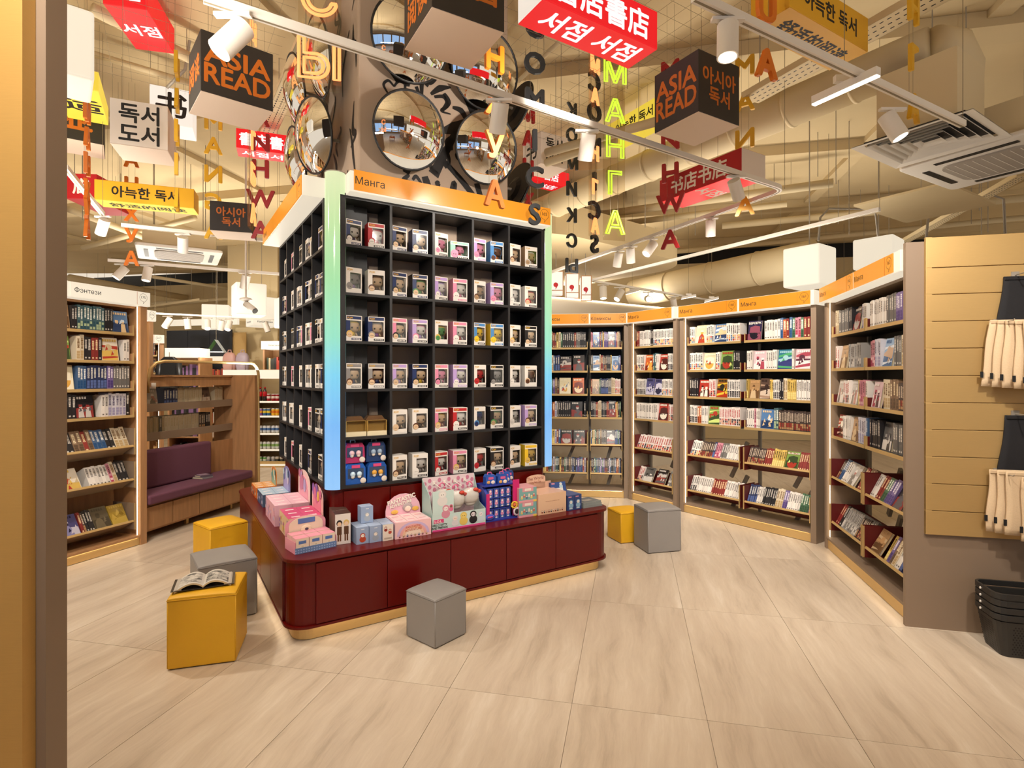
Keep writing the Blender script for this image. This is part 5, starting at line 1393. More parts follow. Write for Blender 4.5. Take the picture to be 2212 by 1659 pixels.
for k, (x, z) in enumerate(((.55, 2.118), (.46, 1.842), (.55, 1.308), (.46, .968))):
    t = thing('display_hook', 'chrome slat wall prong, %s from the top, carrying bags' % NTH[k], 'hook', M=EP(x, .022, z), group='slat wall prongs')
    mb = MB(); mb.tube([(0, 0, 0), (0, -.15, 0), (0, -.16, .008)], .003, 6); mb.build('prong', M_STEEL, t); mb = MB(); mb.box(-.02, .02, -.006, .0, -.012, .02); mb.build('hook_plate', M_STEEL, t)

def basket(k):
    z = .078 * 0 + .038 * k
    t = thing('shopping_basket', ('lowest perforated black shopping basket of the stack by the panel', 'second black basket from the bottom of the nested stack', 'third black basket from the bottom of the nested stack', 'topmost black basket of the nested stack')[k], 'basket', M=Matrix.Translation((2.672, 2.998, z)) @ Matrix.Rotation(EPy - rad(2), 4, 'Z'), group='nested shopping baskets')
    mb = MB(); W2, D2b, Hh, tp = .40, .19, .235, .035
    lo = rrect(0, W2, 0, D2b, .03, 3); hi = rrect(-tp, W2 + tp, -tp * .6, D2b + tp * .6, .045, 3)
    n = len(lo)
    lo2 = rrect(.004, W2 - .004, .004, D2b - .004, .027, 3); hi2 = rrect(-tp + .004, W2 + tp - .004, -tp * .6 + .004, D2b + tp * .6 - .004, .042, 3)
    vs = [(x, y, 0.001) for x, y in lo] + [(x, y, Hh - .04) for x, y in hi] + [(x, y, .005) for x, y in lo2] + [(x, y, Hh - .04) for x, y in hi2]
    fs = []
    for i in range(n):
        j = (i + 1) % n
        fs += [(i, j, n + j, n + i), (2 * n + j, 2 * n + i, 3 * n + i, 3 * n + j), (n + i, n + j, 3 * n + j, 3 * n + i)]
    fs += [tuple(range(n - 1, -1, -1)), tuple(range(2 * n, 3 * n))]
    mb.add(vs, fs); mb.build('basket_shell', M_BLKP, t)
    Hr = Hh - .032; mb = MB(); hi3 = rrect(-tp - .008, W2 + tp + .008, -tp * .6 - .008, D2b + tp * .6 + .008, .05, 3)
    vs = [(x, y, Hr) for x, y in hi3] + [(x, y, Hh) for x, y in hi3] + [(x, y, Hr) for x, y in hi2] + [(x, y, Hh) for x, y in hi2]
    fs = []
    for i in range(n):
        j = (i + 1) % n
        fs += [(i, j, n + j, n + i), (2 * n + j, 2 * n + i, 3 * n + i, 3 * n + j), (n + i, n + j, 3 * n + j, 3 * n + i), (j, i, 2 * n + i, 2 * n + j)]
    mb.add(vs, fs); mb.build('rim', M_BLKP, t, bevel=.002)
    mb = MB(); mb.cyl((-tp - .008, .12, Hh - .022), (-tp - .012, .12, Hh - .022), .007, n=10); mb.build('pivot_button', M_WHITE, t)
    if k == 0:   # punched holes: flat near-black discs painted for the shade inside, on the two visible walls
        mb = MB()
        for i in range(22):
            for j in range(12):
                f = (j + 1) / 14; x = .045 + i * .0145 + (.007 if j % 2 else 0); z = .02 + .0135 * j
                y = -tp * .6 * z / (Hh - .04) - .0005
                mb.add([(x + .0042 * math.cos(a * 1.047), y - .0002, z + .0042 * math.sin(a * 1.047)) for a in range(6)], [tuple(range(6))], '#050505')
        for i in range(10):
            for j in range(12):
                y = .03 + i * .0145 + (.007 if j % 2 else 0); z = .02 + .0135 * j; x = -tp * z / (Hh - .04) - .0007
                mb.add([(x, y + .0042 * math.cos(a * 1.047), z + .0042 * math.sin(a * 1.047)) for a in range(6)], [tuple(reversed(range(6)))], '#050505')
        mb.build('dark_hole_discs', M_PRINT, t)['kind'] = 'stuff'
for k in range(4): basket(k)
# ------------------------------------------------------------------ hanging sign boxes
YB = rad(31)
def hang_box(label, x0, y0, L, Wd, h, mats, xr=None, xl=None, right=None, left=None, under=None, yaw=YB, name='hanging_sign', Y0=None, cat='sign', mt_u=None, mt_l=None, mt_r=None):
    """box whose near lower corner shows at pixel (x0,y0); depth follows from its length L and where its right (or left) corner shows.
    right/left/under: (lines, material, height fraction)"""
    c, s = math.cos(yaw), math.sin(yaw)
    u0 = (x0 - CX) / F
    if Y0 is None:
        if xr is not None:
            ur = (xr - CX) / F; Y0 = L * (c - ur * s) / (ur - u0)
        else:
            ul = (xl - CX) / F; Y0 = Wd * (s + ul * c) / (u0 - ul)
    p = PX(x0, y0, Y0)
    t = thing(name, label, cat, tuple(p), yaw)
    mb = MB(); mb.box(0, L, 0, Wd, .003, h); mb.build('box_body', mats, t, bevel=.003)
    mb = MB(); mb.box(.002, L - .002, .002, Wd - .002, 0, .003); mb.build('underside', mt_u or mats, t)
    if mt_l: mb = MB(); mb.box(-.001, .0, .003, Wd - .003, .004, h - .003); mb.build('end_face', mt_l, t)
    if mt_r: mb = MB(); mb.box(.003, L - .003, -.001, 0, .004, h - .003); mb.build('end_face', mt_r, t)
    for x, y in ((L * .15, Wd * .3), (L * .85, Wd * .7)):
        mb = MB(); mb.cyl((x, y, h), (x, y, CEIL - p.z), .0013, n=5); mb.build('suspension_wire', M_WIRE, t)
    for spec, M, ww in ((right, frame((L / 2, -.001, h / 2), (1, 0, 0), (0, -1, 0)), L), (left, frame((-.001, Wd / 2, h / 2), (0, -1, 0), (-1, 0, 0)), Wd), (under, frame((L / 2, Wd / 2, -.001), (1, 0, 0), (0, 0, -1)), L)):
        if not spec: continue
        lines, mt, hf = spec
        n = len(lines)
        hh = h if spec is not under else Wd
        for i, ln in enumerate(lines):
            text(ln, mt, M @ Matrix.Translation((0, hh * hf * 1.1 * ((n - 1) / 2 - i), 0)), h=hh * hf, w=ww * .9, parent=t, bold=.03, sx=0 if len(ln) > 1 and n == 2 and ln in ('ASIA', 'READ') else 1)
    return t
TB, TW_ = M_TEXTO, M_INK
M_UND = mat('sign_underside', '#d9c3ae', .6)
hang_box('black cube sign reading ASIA READ hanging at right of the lime neon', 1509, 241, .36, .34, .36, M_SIGNB, xr=1597, left=(['ASIA', 'READ'], TB, .3), right=(['아시아', '독서'], TB, .27), mt_u=M_UND)
hang_box('black cube sign reading ASIA READ hanging at upper left', 433.5, 196, .40, .36, .36, M_SIGNB, xr=590, right=(['ASIA', 'READ'], TB, .3), left=(['阅读'], TB, .4), mt_u=M_UND, yaw=rad(40))
hang_box('large black cube sign with orange Chinese characters in front of the column', 932.6, 15, .38, .38, .38, M_SIGNB, xr=1089.6, right=(['説書'], TB, .42), left=(['阅读', '阅读'], TB, .34), mt_u=M_UND, yaw=rad(30))
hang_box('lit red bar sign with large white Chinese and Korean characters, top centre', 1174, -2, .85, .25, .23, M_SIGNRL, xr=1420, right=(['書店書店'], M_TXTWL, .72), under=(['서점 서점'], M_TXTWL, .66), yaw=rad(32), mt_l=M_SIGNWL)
hang_box('yellow bar sign with black Korean words at upper right', 1706, 15, .85, .25, .22, M_SIGNY, xr=1875.3, right=(['아늑한 독서'], TW_, .5), under=(['舒适的阅读'], TW_, .5))
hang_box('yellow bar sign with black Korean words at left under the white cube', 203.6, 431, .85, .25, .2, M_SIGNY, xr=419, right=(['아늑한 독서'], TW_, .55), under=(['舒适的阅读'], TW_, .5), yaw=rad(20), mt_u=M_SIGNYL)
hang_box('glowing yellow bar sign partly hidden behind the right ASIA READ cube', 1432, 247, .24, .85, .22, M_SIGNYL, xl=1312, left=(['아늑한 독서'], TW_, .5))
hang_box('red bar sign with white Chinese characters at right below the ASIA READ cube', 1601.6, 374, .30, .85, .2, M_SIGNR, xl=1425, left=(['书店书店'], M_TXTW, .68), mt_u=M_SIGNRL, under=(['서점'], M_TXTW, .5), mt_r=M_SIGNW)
hang_box('white cube sign with black Korean words at left above yellow bar', 237, 309, .36, .34, .33, M_SIGNW, xr=362.6, right=(['독서', '도서'], TW_, .41), mt_u=M_UND, yaw=rad(22))
hang_box('glowing white cube sign with one black Chinese character behind Korean cube', 323, 262, .36, .34, .36, M_SIGNWL, xr=416, right=(['书'], TW_, .72), yaw=rad(24))
hang_box('small distant black cube sign with orange Korean words at left', 453, 497, .36, .34, .28, M_SIGNB, xr=544, right=(['아시아', '독서'], TB, .3), yaw=rad(18), mt_u=M_UND)
hang_box('lit red bar sign behind the neon letters left of the column', 510, 318, .62, .25, .2, M_SIGNRL, xr=650, right=(['書店書店'], M_TXTWL, .7), under=(['서점서점'], M_TXTWL, .55), yaw=rad(22))
hang_box('lit red bar sign cut off at the top left edge', 222, 8, .3, .6, .22, M_SIGNRL, xr=318, left=(['书店'], M_TXTWL, .6), under=(['서점'], M_TXTWL, .6), yaw=rad(14), right=(['서점'], M_TXTWL, .5))
hang_box('glowing yellow bar sign at left edge under the white cube lamp', 112, 176, .3, .72, .16, M_SIGNYL, Y0=4.4, left=(['아늑한'], TW_, .5), right=(['独'], TW_, .5), under=(['适'], TW_, .6))
hang_box('black cube sign at left edge below the yellow sign', 100, 290, .42, .42, .42, M_SIGNB, Y0=5.0, left=(['亚洲', '阅读'], TB, .34), right=(['亚'], TB, .5), mt_u=M_UND, yaw=rad(35))
hang_box('red bar sign at far left edge cut by the brown panel', 140, 428, .3, .6, .25, M_SIGNR, Y0=5.5, right=(['店'], M_TXTW, .6), yaw=rad(5))
hang_box('white cube sign with Korean words behind the black COMICS letters', 1168, 352, .34, .34, .33, M_SIGNW, xr=1226, right=(['독서', '도서'], TW_, .34), left=(['书'], TW_, .6), mt_u=M_UND)
hang_box('lit red bar sign low behind the tower top right corner', 1150, 388, .62, .25, .2, M_SIGNRL, xr=1230, right=(['書店'], M_TXTWL, .6), under=(['书店'], M_TXTWL, .6))

# white glowing cube lamps
def cube_lamp(label, x0, y0, L, h, yaw, Y0, words=None):
    p = PX(x0, y0, Y0)
    t = thing('cube_lamp', label, 'lamp', tuple(p), yaw, 'glowing cube lamps')
    mb = MB(); mb.box(0, L, 0, L, 0, h); mb.build('lamp_shade', M_CUBE, t, bevel=.02, seg=3)
    mb = MB(); mb.cyl((L / 2, L / 2, h), (L / 2, L / 2, CEIL - p.z), .006, n=6); mb.build('suspension_rod', M_STEEL, t)
    if words:
        for M in (frame((L / 2, -.002, h * .14), (1, 0, 0), (0, -1, 0)), frame((-.002, L / 2, h * .14), (0, -1, 0), (-1, 0, 0))):
            text(words, M_INK, M, w=L * .6, parent=t, bold=.01)
    return t
cube_lamp('glowing white cube lamp above orange sign 161', 1770, 612, .40, .44, rad(36), 5.9)
cube_lamp('glowing white cube lamp half hidden behind the sign 163 end', 1930, 572, .42, .36, rad(40), 6.3)
cube_lamp('glowing white cube lamp cut by the brown panel at top left', 20, 124, .42, .46, rad(40), 3.4)
cube_lamp('nearest glowing cube lamp in the left background behind the camera dome', 509, 678, .45, .5, rad(35), 8.5)
cube_lamp('smaller glowing cube lamp in the left background by the track spots', 435, 710, .57, .57, rad(20), 12.6)
cube_lamp('glowing cube lamp lettered with stationery words by the cream column', 545, 703, .54, .66, rad(40), 12.2, 'Канцелярия')
cube_lamp('glowing cube lamp half hidden behind the tower left edge', 610, 705, .45, .5, rad(40), 9.0)

# ------------------------------------------------------------------ hanging letter strings
def letters(label, word, x, ys, hpx, mtk, yaw=YB, size=.15, flip=False, top=None, neon=False, name='letter_string', thick=.02):
    Y0 = size * F / hpx
    p = PX(x, ys[-1], Y0)
    t = thing(name, label, 'hanging letters', tuple(p), yaw)
    zt = CEIL
    mt = M_NEON[mtk] if neon else M_LET[mtk]
    for sx in (-.03, .03):
        mb = MB(); mb.cyl((sx, .012, 0), (sx, .012, zt - p.z), .0011, n=4); mb.build('suspension_wire', M_WIRE, t)
    for ch, y in zip(word, ys):
        z = (ys[-1] - y) / F * Y0
        M = frame((0, 0, z), (1, 0, 0), (0, -1, 0))
        if flip: M = M @ Matrix.Rotation(math.pi, 4, 'Y')
        if neon:
            neon_letter(ch, M, size, mt, t)
        else:
            text(ch, mt, M, h=size, parent=t, name='letter', bold=.035, ext=thick / 2 / size * .9)
    if neon:
        z0, z1 = -size * .75, (ys[-1] - ys[0]) / F * Y0 + size * .75
        mb = MB(); mb.box(-size * .52, size * .52, .012, .016, z0, z1); mb.build('acrylic_strip', M_ACRYL, t)
    return t
def neon_letter(ch, M, size, mt, par):
    """glowing tube bent along the outline of the letter"""
    V, T, bd, w, h = glyphs(ch, 1.0, 5)
    nx = dict(bd); loops = []
    while nx:
        a = next(iter(nx)); L_ = [a]
        while L_[-1] in nx:
            L_.append(nx.pop(L_[-1]))
        if len(L_) > 4: loops.append(L_[:-1])
    k = size / h
    mb = MB(M)
    for L_ in loops:
        mb.tube([(V[i][0] * k, V[i][1] * k, .008) for i in L_], .008 * max(1, size / .18), 6, True)
    mb.build('neon_tube', mt, par, True)
letters('hanging black letters spelling COMICS in front of tower right edge', 'COMICS', 1155, [58, 137, 215, 303, 383, 463], 43, 'black', rad(20))
letters('hanging orange letters before the column ending in a faded A', 'НХУА', 1068, [125, 222, 315, 418], 54, 'orange', rad(35))
letters('short hanging red letters just right of the column', 'МАНХ', 1141, [245, 300, 362, 432], 33, 'red', rad(40))
letters('hanging small black letters spelling the Russian word for comics', 'КОМИКСЫ', 1235, [238, 292, 350, 408, 465, 520, 574], 29, 'black', rad(25), flip=True)
letters('hanging black letters spelling COMICS reversed beside the lime neon', 'COMICS', 1284, [178, 243, 315, 392, 455, 527], 37, 'black', rad(40), flip=True)
letters('hanging red letters spelling MANHWA at right centre', 'MANHWA', 1448, [152, 228, 303, 373, 440, 517], 38, 'red', rad(-28))
letters('hanging yellow letters spelling MANGA right of the ASIA READ cube', 'MANGA', 1609, [143, 220, 300, 370, 445], 38, 'yellow', rad(-32), flip=True)
letters('two large hanging orange letters U and A at upper right', 'UA', 1655, [20, 138], 58, 'orange', rad(25))
letters('hanging yellow letters near the round duct at far right', 'МАНГА', 1973, [-170, -75, 20, 128, 233], 54, 'yellow', rad(36))
letters('hanging yellow letters spelling MANGA left of the red bar', 'MANGA', 461, [262, 315, 376, 436, 498], 34, 'yellow', rad(18), flip=True, size=.165)
letters('edge-on hanging yellow letters in front of the white cube signs', 'МАНГА', 382, [143, 215, 287, 358, 430], 44, 'yellow', rad(116))
letters('hanging orange letters running down behind the yellow bar at left', 'МАНХУА', 284, [290, 345, 398, 462, 508, 558], 30, 'orange', rad(15))
letters('edge-on hanging orange letters beside the left brown panel', 'МАНХУА', 188, [240, 297, 355, 412, 452, 492], 42, 'orange', rad(118))
letters('hanging red letters ending in W and A left of the tower', 'MANHWA', 563, [205, 255, 308, 365, 430, 497], 36, 'red', rad(15))
letters('lime green neon letters hanging on clear strip right of the column', 'МАНГА', 1328, [155, 240, 316, 396, 481], 50, 'green', rad(15), size=.17, neon=True, name='neon_sign')
letters('salmon neon letters hanging behind the reversed COMICS string', 'МАНГА', 1284, [140, 208, 330, 405, 488], 32, 'orange', rad(50), size=.12, neon=True, name='neon_sign')
letters('narrow orange neon letters hanging left of the column', 'МАНГБА', 545, [65, 150, 230, 305, 378, 462], 44, 'orange', rad(102), size=.16, neon=True, name='neon_sign')
letters('large orange neon letters glowing in front of the left mirrors', 'СЫ', 690, [-8, 128], 86, 'orange', rad(12), size=.19, neon=True, name='neon_sign')

# ------------------------------------------------------------------ lighting tracks and spot heads
ZT = 3.03
def track(label, pix, z=ZT, w=.018, mt=M_WHITE, cat='light track', closed=False, pts=None):
    P = pts or [PX(x, y, (z - EYE) * F / (CY - y)) for x, y in pix]
    Q = [P[0]]
    for i in range(1, len(P) - 1):           # round the corners
        a, b, c = P[i - 1], P[i], P[i + 1]
        d1, d2 = (a - b).normalized(), (c - b).normalized(); r = min(.12, (a - b).length * .4, (c - b).length * .4)
        for k in range(6):
            t_ = k / 5; Q.append((1 - t_) ** 2 * (b + d1 * r) + 2 * t_ * (1 - t_) * b + t_ ** 2 * (b + d2 * r))
    Q.append(P[-1])
    o = Q[0].copy()
    t = thing('light_track', label, cat, tuple(o))
    mb = MB(Matrix.Translation(-o)); mb.tube(Q, 0, sq=(w, .017)); mb.build('rail', mt, t)
    mb = MB(Matrix.Translation(-o + Vector((0, 0, -.0175)))); mb.tube(Q, 0, sq=(.005, .001)); mb.build('slot', M_WIRE, t)
    for p in P[::1]:
        mb = MB(Matrix.Translation(-o)); mb.cyl(tuple(p), (p.x, p.y, CEIL), .002, n=4); mb.build('suspension_wire', M_WIRE, t)
    return P
TR1 = track('white light track loop crossing in front of the column to the right', [(440, -6), (1695, 408), (1185, 590)])
track('white light track at upper right ending in a cable', [(1500, -8), (2080, 268)])
track('far white light track loop over the corner shelves', [(1900, 452), (1275, 606), (1530, 648)])
track('white light track behind the left signs', [(140, 360), (222, 462)])
track('white light track running right from the left corner', [(262, 486), (600, 522)])
track('peach light track in left background before the tower', [(233, 562), (604, 592)], z=2.9)
track('thin distant light track in left background', [(335, 677), (604, 690)], z=2.75)
track('thin low distant light track by the dark wall', [(360, 728), (490, 740)], z=2.6)
def spot_head(label, x, y, aim, lit=True, z=ZT, s=1.0, r=.045, L=.15, power=0):
    """track head hung from the rail at pixel (x,y); aim = direction of the beam"""
    p = PX(x, y, (z - EYE) * F / (CY - y)) if not isinstance(x, Vector) else x
    t = thing('track_spot', label, 'spotlight', (p.x, p.y, p.z - .02), 0, 'white track spots')
    a = Vector(aim).normalized()
    mb = MB(); mb.box(-.07 * s, .07 * s, -.014, .014, -.014, .0); mb.cyl((0, 0, -.014), (0, 0, -.05 * s), .009, n=8); mb.build('adapter', M_WHITE, t)
    c = Vector((0, 0, -.05 * s - r * s))
    b0 = c - a * (L * s * .45); b1 = c + a * (L * s * .55)
    mb = MB(); mb.cyl(tuple(b0), tuple(b1), r * s, n=24); o = mb.build('spot_body', M_WHITE, t, True); o.modifiers.new('e', 'EDGE_SPLIT')
    mb = MB(); mb.cyl(tuple(b1 + a * .0005), tuple(b1 + a * .002), r * s * .82, n=20); mb.build('lens', M_LENS if lit else M_STEEL, t)
    return t
spot_head('large white track spot at upper left, lens glowing downward', 503, 18, (-.45, -.35, -.8), s=1.05)
spot_head('white track spot pointing straight down above the ASIA READ cube', 1572, 28, (-.05, -.1, -1), s=.95)
spot_head('white track spot before the column turned toward the mirrors', 1078, 206, (-.15, .5, -.9), False)
spot_head('white track spot in front of the neon strips, turned away', 1268, 274, (-.1, .5, -.9), False)
spot_head('white track spot near the right corner of the loop', 1590, 374, (.5, .5, -.8), False)
spot_head('white track spot beside the ceiling diffuser at right', 1928, 226, (.25, -.15, -.6))
spot_head('white track spot hanging under the loop return near red letter A', 1535, 465, (.1, .3, -1), False)
spot_head('left of three white spots over the comics corner', 1335, 537, (-.1, .4, -1), False, s=1.1)
spot_head('middle of three white spots over the comics corner', 1362, 527, (.15, .4, -1), False, s=1.1)
spot_head('lit right one of three white spots over the comics corner', 1405, 511, (-.6, -.3, -.8), s=1.1)
spot_head('lit spot first on the far loop above sign 157', 1303, 612, (0, -.2, -1), s=1.3)
spot_head('lit spot second on the far loop tilted left', 1338, 618, (-.5, -.4, -.8), s=1.3)
spot_head('dazzling spot on the far loop aimed at the camera', 1400, 628, (-.1, -.95, -.2), s=1.3)
spot_head('unlit spot last on the far loop above sign 159', 1455, 637, (.3, .5, -.8), False, s=1.3)
spot_head('white spot turned away on the left rear track', 222, 462, (-.5, .3, -.8), False)
spot_head('white spot turned away hanging before the left ceiling cassette', 395, 501, (-.3, .5, -.9), False, s=1.1)
spot_head('lit white spot above the sign 175, tilted left', 262, 566, (-.45, -.4, -.8), z=2.9, s=1.1)
spot_head('lit white spot above sign 176, pointing down', 318, 569, (-.05, -.2, -1), z=2.9, s=1.1)
spot_head('peach-lit white spot on the rail near the tower', 530, 585, (-.35, .3, -1), False, z=2.9, s=1.2)
for k, x in enumerate((362, 405, 448, 478, 494, 575)):
    spot_head('%s small spot from left on the thin distant track' % nth(k), x, 679 + (x - 335) * .048, (-.2 + .25 * (k % 3), -.5 + .6 * (k % 2), -.8), k % 2 == 0, z=2.75, s=1.4)
def linear_lamp(label, xa, ya, xb, yb, Y0, cat='linear lamp', Yb=None):
    a, b = PX(xa, ya, Y0), PX(xb, yb, Yb or Y0)
    o = a.copy(); t = thing('linear_lamp', label, cat, tuple(o))
    d = (b - a); n = d.normalized(); side = n.cross(Vector((0, 0, 1))).normalized()
    mb = MB(); mb.tube([(0, 0, .02), tuple(d + Vector((0, 0, .02)))], 0, sq=(.018, .02)); mb.build('housing', M_WHITE, t)
    mb = MB(); mb.tube([(0, 0, -.003), tuple(d + Vector((0, 0, -.003)))], 0, sq=(.014, .003)); mb.build('diffuser', M_LENS, t)
    mb = MB(); mb.box(-.05, .05, -.014, .014, .04, .075, M=Matrix.Translation(d / 2)); mb.build('adapter', M_WHITE, t)
    mb = MB(); q = d / 2; mb.cyl((q.x, q.y, q.z + .075), (q.x, q.y, CEIL - o.z), .002, n=5); mb.build('suspension_wire', M_WIRE, t)
linear_lamp('bright linear lamp bar hanging under the upper right track', 1757, 226, 1898, 162, 2.94, Yb=2.65)
linear_lamp('small linear lamp left of the dazzling spot', 1352, 636, 1380, 629, 9.4)
linear_lamp('small linear lamp right of the dazzling spot', 1472, 646, 1503, 640, 10.2)
linear_lamp('small linear lamp above the sign 160 edge', 1522, 653, 1552, 645, 10.4)

# ------------------------------------------------------------------ ceiling services
def pipe(label, pts, r, mt=M_PIPE, name='ceiling_pipe', cat='pipe', n=12, bands=0, hang=True):
    o = Vector(pts[0]); t = thing(name, label, cat, tuple(o))
    mb = MB(Matrix.Translation(-o)); mb.tube(pts, r, n); mb.build('run', mt, t, True)
    if bands:
        a, b = Vector(pts[0]), Vector(pts[1])
        for k in range(1, bands):
            p = a.lerp(b, k / bands); d = (b - a).normalized() * .012
            mb = MB(Matrix.Translation(-o)); mb.cyl(tuple(p - d), tuple(p + d), r * 1.05, n=20); mb.build('joint_band', mt, t, True)
    if hang:
        for k in (.15, .5, .85):
            p = Vector(pts[0]).lerp(Vector(pts[1]), k); mb = MB(Matrix.Translation(-o)); mb.cyl((p.x, p.y, p.z), (p.x, p.y, CEIL), .0025, n=5); mb.build('hanger_rod', M_STEEL, t)
    return t
da = PX(1150, 462, 7.7); db = PX(2010, 108, 4.05)
pipe('large round ventilation duct rising diagonally to the right', [tuple(da), tuple(db)], .165, name='ventilation_duct', cat='duct', n=24, bands=9)
q = db
mb_pts = [tuple(q), tuple(q + Vector((.16, .02, .0))), tuple(q + Vector((.25, .06, -.1))), tuple(q + Vector((.26, .1, -.42)))]
pipe('duct elbow dropping into the diffuser box at right', mb_pts, .16, name='duct_elbow', cat='duct', n=20, hang=False)
dif = FZ(2008, 308, 3.2) if False else PX(2008, 308, (3.2 - EYE) * F / (CY - 308))
t = thing('air_diffuser', 'square white ceiling diffuser under a beige plenum box at right', 'vent', tuple(dif), rad(33))
mb = MB(); mb.box(-.24, .24, -.24, .24, .03, .5); mb.build('plenum_box', M_PIPE, t)
for k in range(6):
    a = .34 - .052 * k; b = a - .03
    mb = MB()
    if k == 0: a, b = .36, .30
    z0, z1 = (0, .012) if k == 0 else (-.0, .03)
    vs = [(x * a, y * a, z0) for x, y in ((-1, -1), (1, -1), (1, 1), (-1, 1))] + [(x * b, y * b, z1) for x, y in ((-1, -1), (1, -1), (1, 1), (-1, 1))]
    vs += [(x, y, z + .004) for x, y, z in vs]
    fs = [(i, 4 + i, 4 + (i + 1) % 4, (i + 1) % 4) for i in range(4)] + [(8 + i, 8 + (i + 1) % 4, 12 + (i + 1) % 4, 12 + i) for i in range(4)]
    mb.add(vs, fs); mb.build('frame' if k == 0 else 'vane', M_WHITE, t)
mb = MB(); mb.box(-.3, .3, -.3, .3, .029, .034); mb.build('dark_throat', M_BLACK, t)
def cassette(label, x, y, z, yaw, s=.84):
    p = PX(x, y, (z - EYE) * F / (CY - y))
    t = thing('air_conditioner', label, 'air conditioner', tuple(p), yaw, 'ceiling cassettes')
    mb = MB(); mb.box(-s * .42, s * .42, -s * .42, s * .42, .04, .3); mb.build('cassette_body', M_PIPE, t)
    mb = MB(); mb.prism(rrect(-s / 2, s / 2, -s / 2, s / 2, .05, 4), 0, .04); mb.build('face_panel', M_WHITE, t, bevel=.012)
    mb = MB(); mb.prism(rrect(-s * .29, s * .29, -s * .29, s * .29, .1, 5), -.012, 0); mb.build('intake_grille', mat('grille_grey', '#a59b90', .6), t)
    for k in range(4):
        mb = MB(Matrix.Rotation(math.pi / 2 * k, 4, 'Z')); mb.box(-s * .27, s * .27, -s * .41, -s * .36, -.004, 0); mb.build('air_slot', M_BLACK, t)
    mb = MB()
    for i in range(9):
        mb.box(-s * .25, s * .25, -s * .24 + i * s * .06, -s * .235 + i * s * .06, -.014, -.012); 
    mb.build('grille_bars', M_WHITE, t)
    for x_, y_ in ((-.3, -.3), (.3, -.3), (.3, .3), (-.3, .3)):
        mb = MB(); mb.cyl((x_, y_, .3), (x_, y_, CEIL - p.z), .005, n=5); mb.build('hanger_rod', M_STEEL, t)
cassette('white ceiling air-conditioning cassette at the right edge', 2150, 352, 3.2, rad(30), .95)
cassette('white ceiling air-conditioning cassette in left background', 388, 553, 3.2, rad(32), 1.0)
t = thing('soffit_board', 'flat beige board hanging beyond the right cassette', 'panel', tuple(PX(2000, 430, 5.4)), rad(32))
mb = MB(); mb.box(-.35, .8, -.3, .5, 0, .02); mb.build('board', M_CREAM, t)
# rounded dropped soffit in the middle distance
t = sthing('ceiling_soffit', (.2, 6.9, 3.42), rad(40))
mb = MB(); mb.prism(rrect(0, 3.9, 0, 3.2, .9, 8), 0, .42); mb.build('drop_panel', M_CREAM, t)
pipe('second round duct behind the corner shelves', [tuple(PX(1370, 634, 12.2)), tuple(PX(1760, 556, 9.2))], .3, name='ventilation_duct', cat='duct', n=24, bands=4)
Rp = random.Random(5)
for k, (xa, ya, xb, yb, z, r, nm) in enumerate(((1180, 330, 1420, 262, 3.7, .04, 'pipe pair leading under the yellow sign, upper one'), (1180, 352, 1330, 300, 3.7, .04, 'pipe pair leading under the yellow sign, lower one'),
        (1560, 488, 2212, 428, 4.3, .06, 'long pipe crossing behind the upper right board'), (1450, 545, 2212, 470, 4.35, .05, 'long pipe just above the dark strip at right'),
        (1280, 466, 1800, 395, 4.2, .06, 'long pipe behind the red MANHWA letters'), (1280, 490, 1700, 440, 4.25, .05, 'pipe below the long pipe behind red letters'),
        (150, 452, 330, 520, 3.9, .05, 'pipe sloping behind the left yellow bar'), (180, 535, 420, 470, 4.1, .05, 'pipe rising behind the left letters'),
        (150, 600, 470, 655, 3.9, .09, 'thick pipe sloping over the left bookshelves'), (330, 655, 600, 640, 3.6, .05, 'pipe above the cube lamps in left background'),
        (200, 20, 560, 200, 4.45, .05, 'pipe running under the slab at upper left'), (145, 100, 480, 200, 4.5, .03, 'thin conduit under the slab at upper left'),
        (700, 590, 240, 560, 4.4, .04, 'pipe passing behind the left cassette'), (600, 640, 330, 598, 3.9, .04, 'conduit bending over the far shelves'), (1120, 175, 1240, 60, 4.45, .02, 'thin stay rod right of the column'))):
    pipe(nm, [tuple(PX(xa, ya, (z - EYE) * F / (CY - ya))), tuple(PX(xb, yb, (z - EYE) * F / (CY - yb)))], r, n=10)
# perforated cable trays
def cable_tray(label, xa, ya, xb, yb, z, w=.2):
    a, b = [PX(x, y, (z - EYE) * F / (CY - y)) for x, y in ((xa, ya), (xb, yb))]
    d = (b - a); L = d.length; yaw = math.atan2(d.y, d.x)
    t = thing('cable_tray', label, 'cable tray', tuple(a), yaw)
    mb = MB(); mb.box(0, L, -w / 2, w / 2, 0, .003); mb.build('tray_floor', M_PIPE, t)
    for s in (-1, 1):
        mb = MB(); mb.box(0, L, s * w / 2 - .002, s * w / 2 + .002, 0, .05); mb.build('tray_side', M_PIPE, t)
    mb = MB(); n = int(L / .05)
    for i in range(n):
        for j in range(3):
            x = .02 + i * .05 + (.02 if j % 2 else 0); y = (-.3 + .3 * j) * w
            mb.box(x, x + .025, y - .005, y + .005, -.0006, .0)
    o = mb.build('slots', M_BLACK, t); o['kind'] = 'stuff'
    for i in range(int(L / 1.2) + 1):
        mb = MB(); mb.cyl((i * 1.2 + .1, 0, .0), (i * 1.2 + .1, 0, CEIL - z), .004, n=5); mb.build('hanger_rod', M_STEEL, t)
cable_tray('perforated cable tray running beside the big duct at upper right', 1620, 218, 2050, -20, 3.9)
cable_tray('perforated cable tray rising behind the left mirrors', 560, 330, 680, 60, 4.2, .16)
cable_tray('perforated cable tray running over sign 175', 150, 690, 440, 650, 3.3, .2)
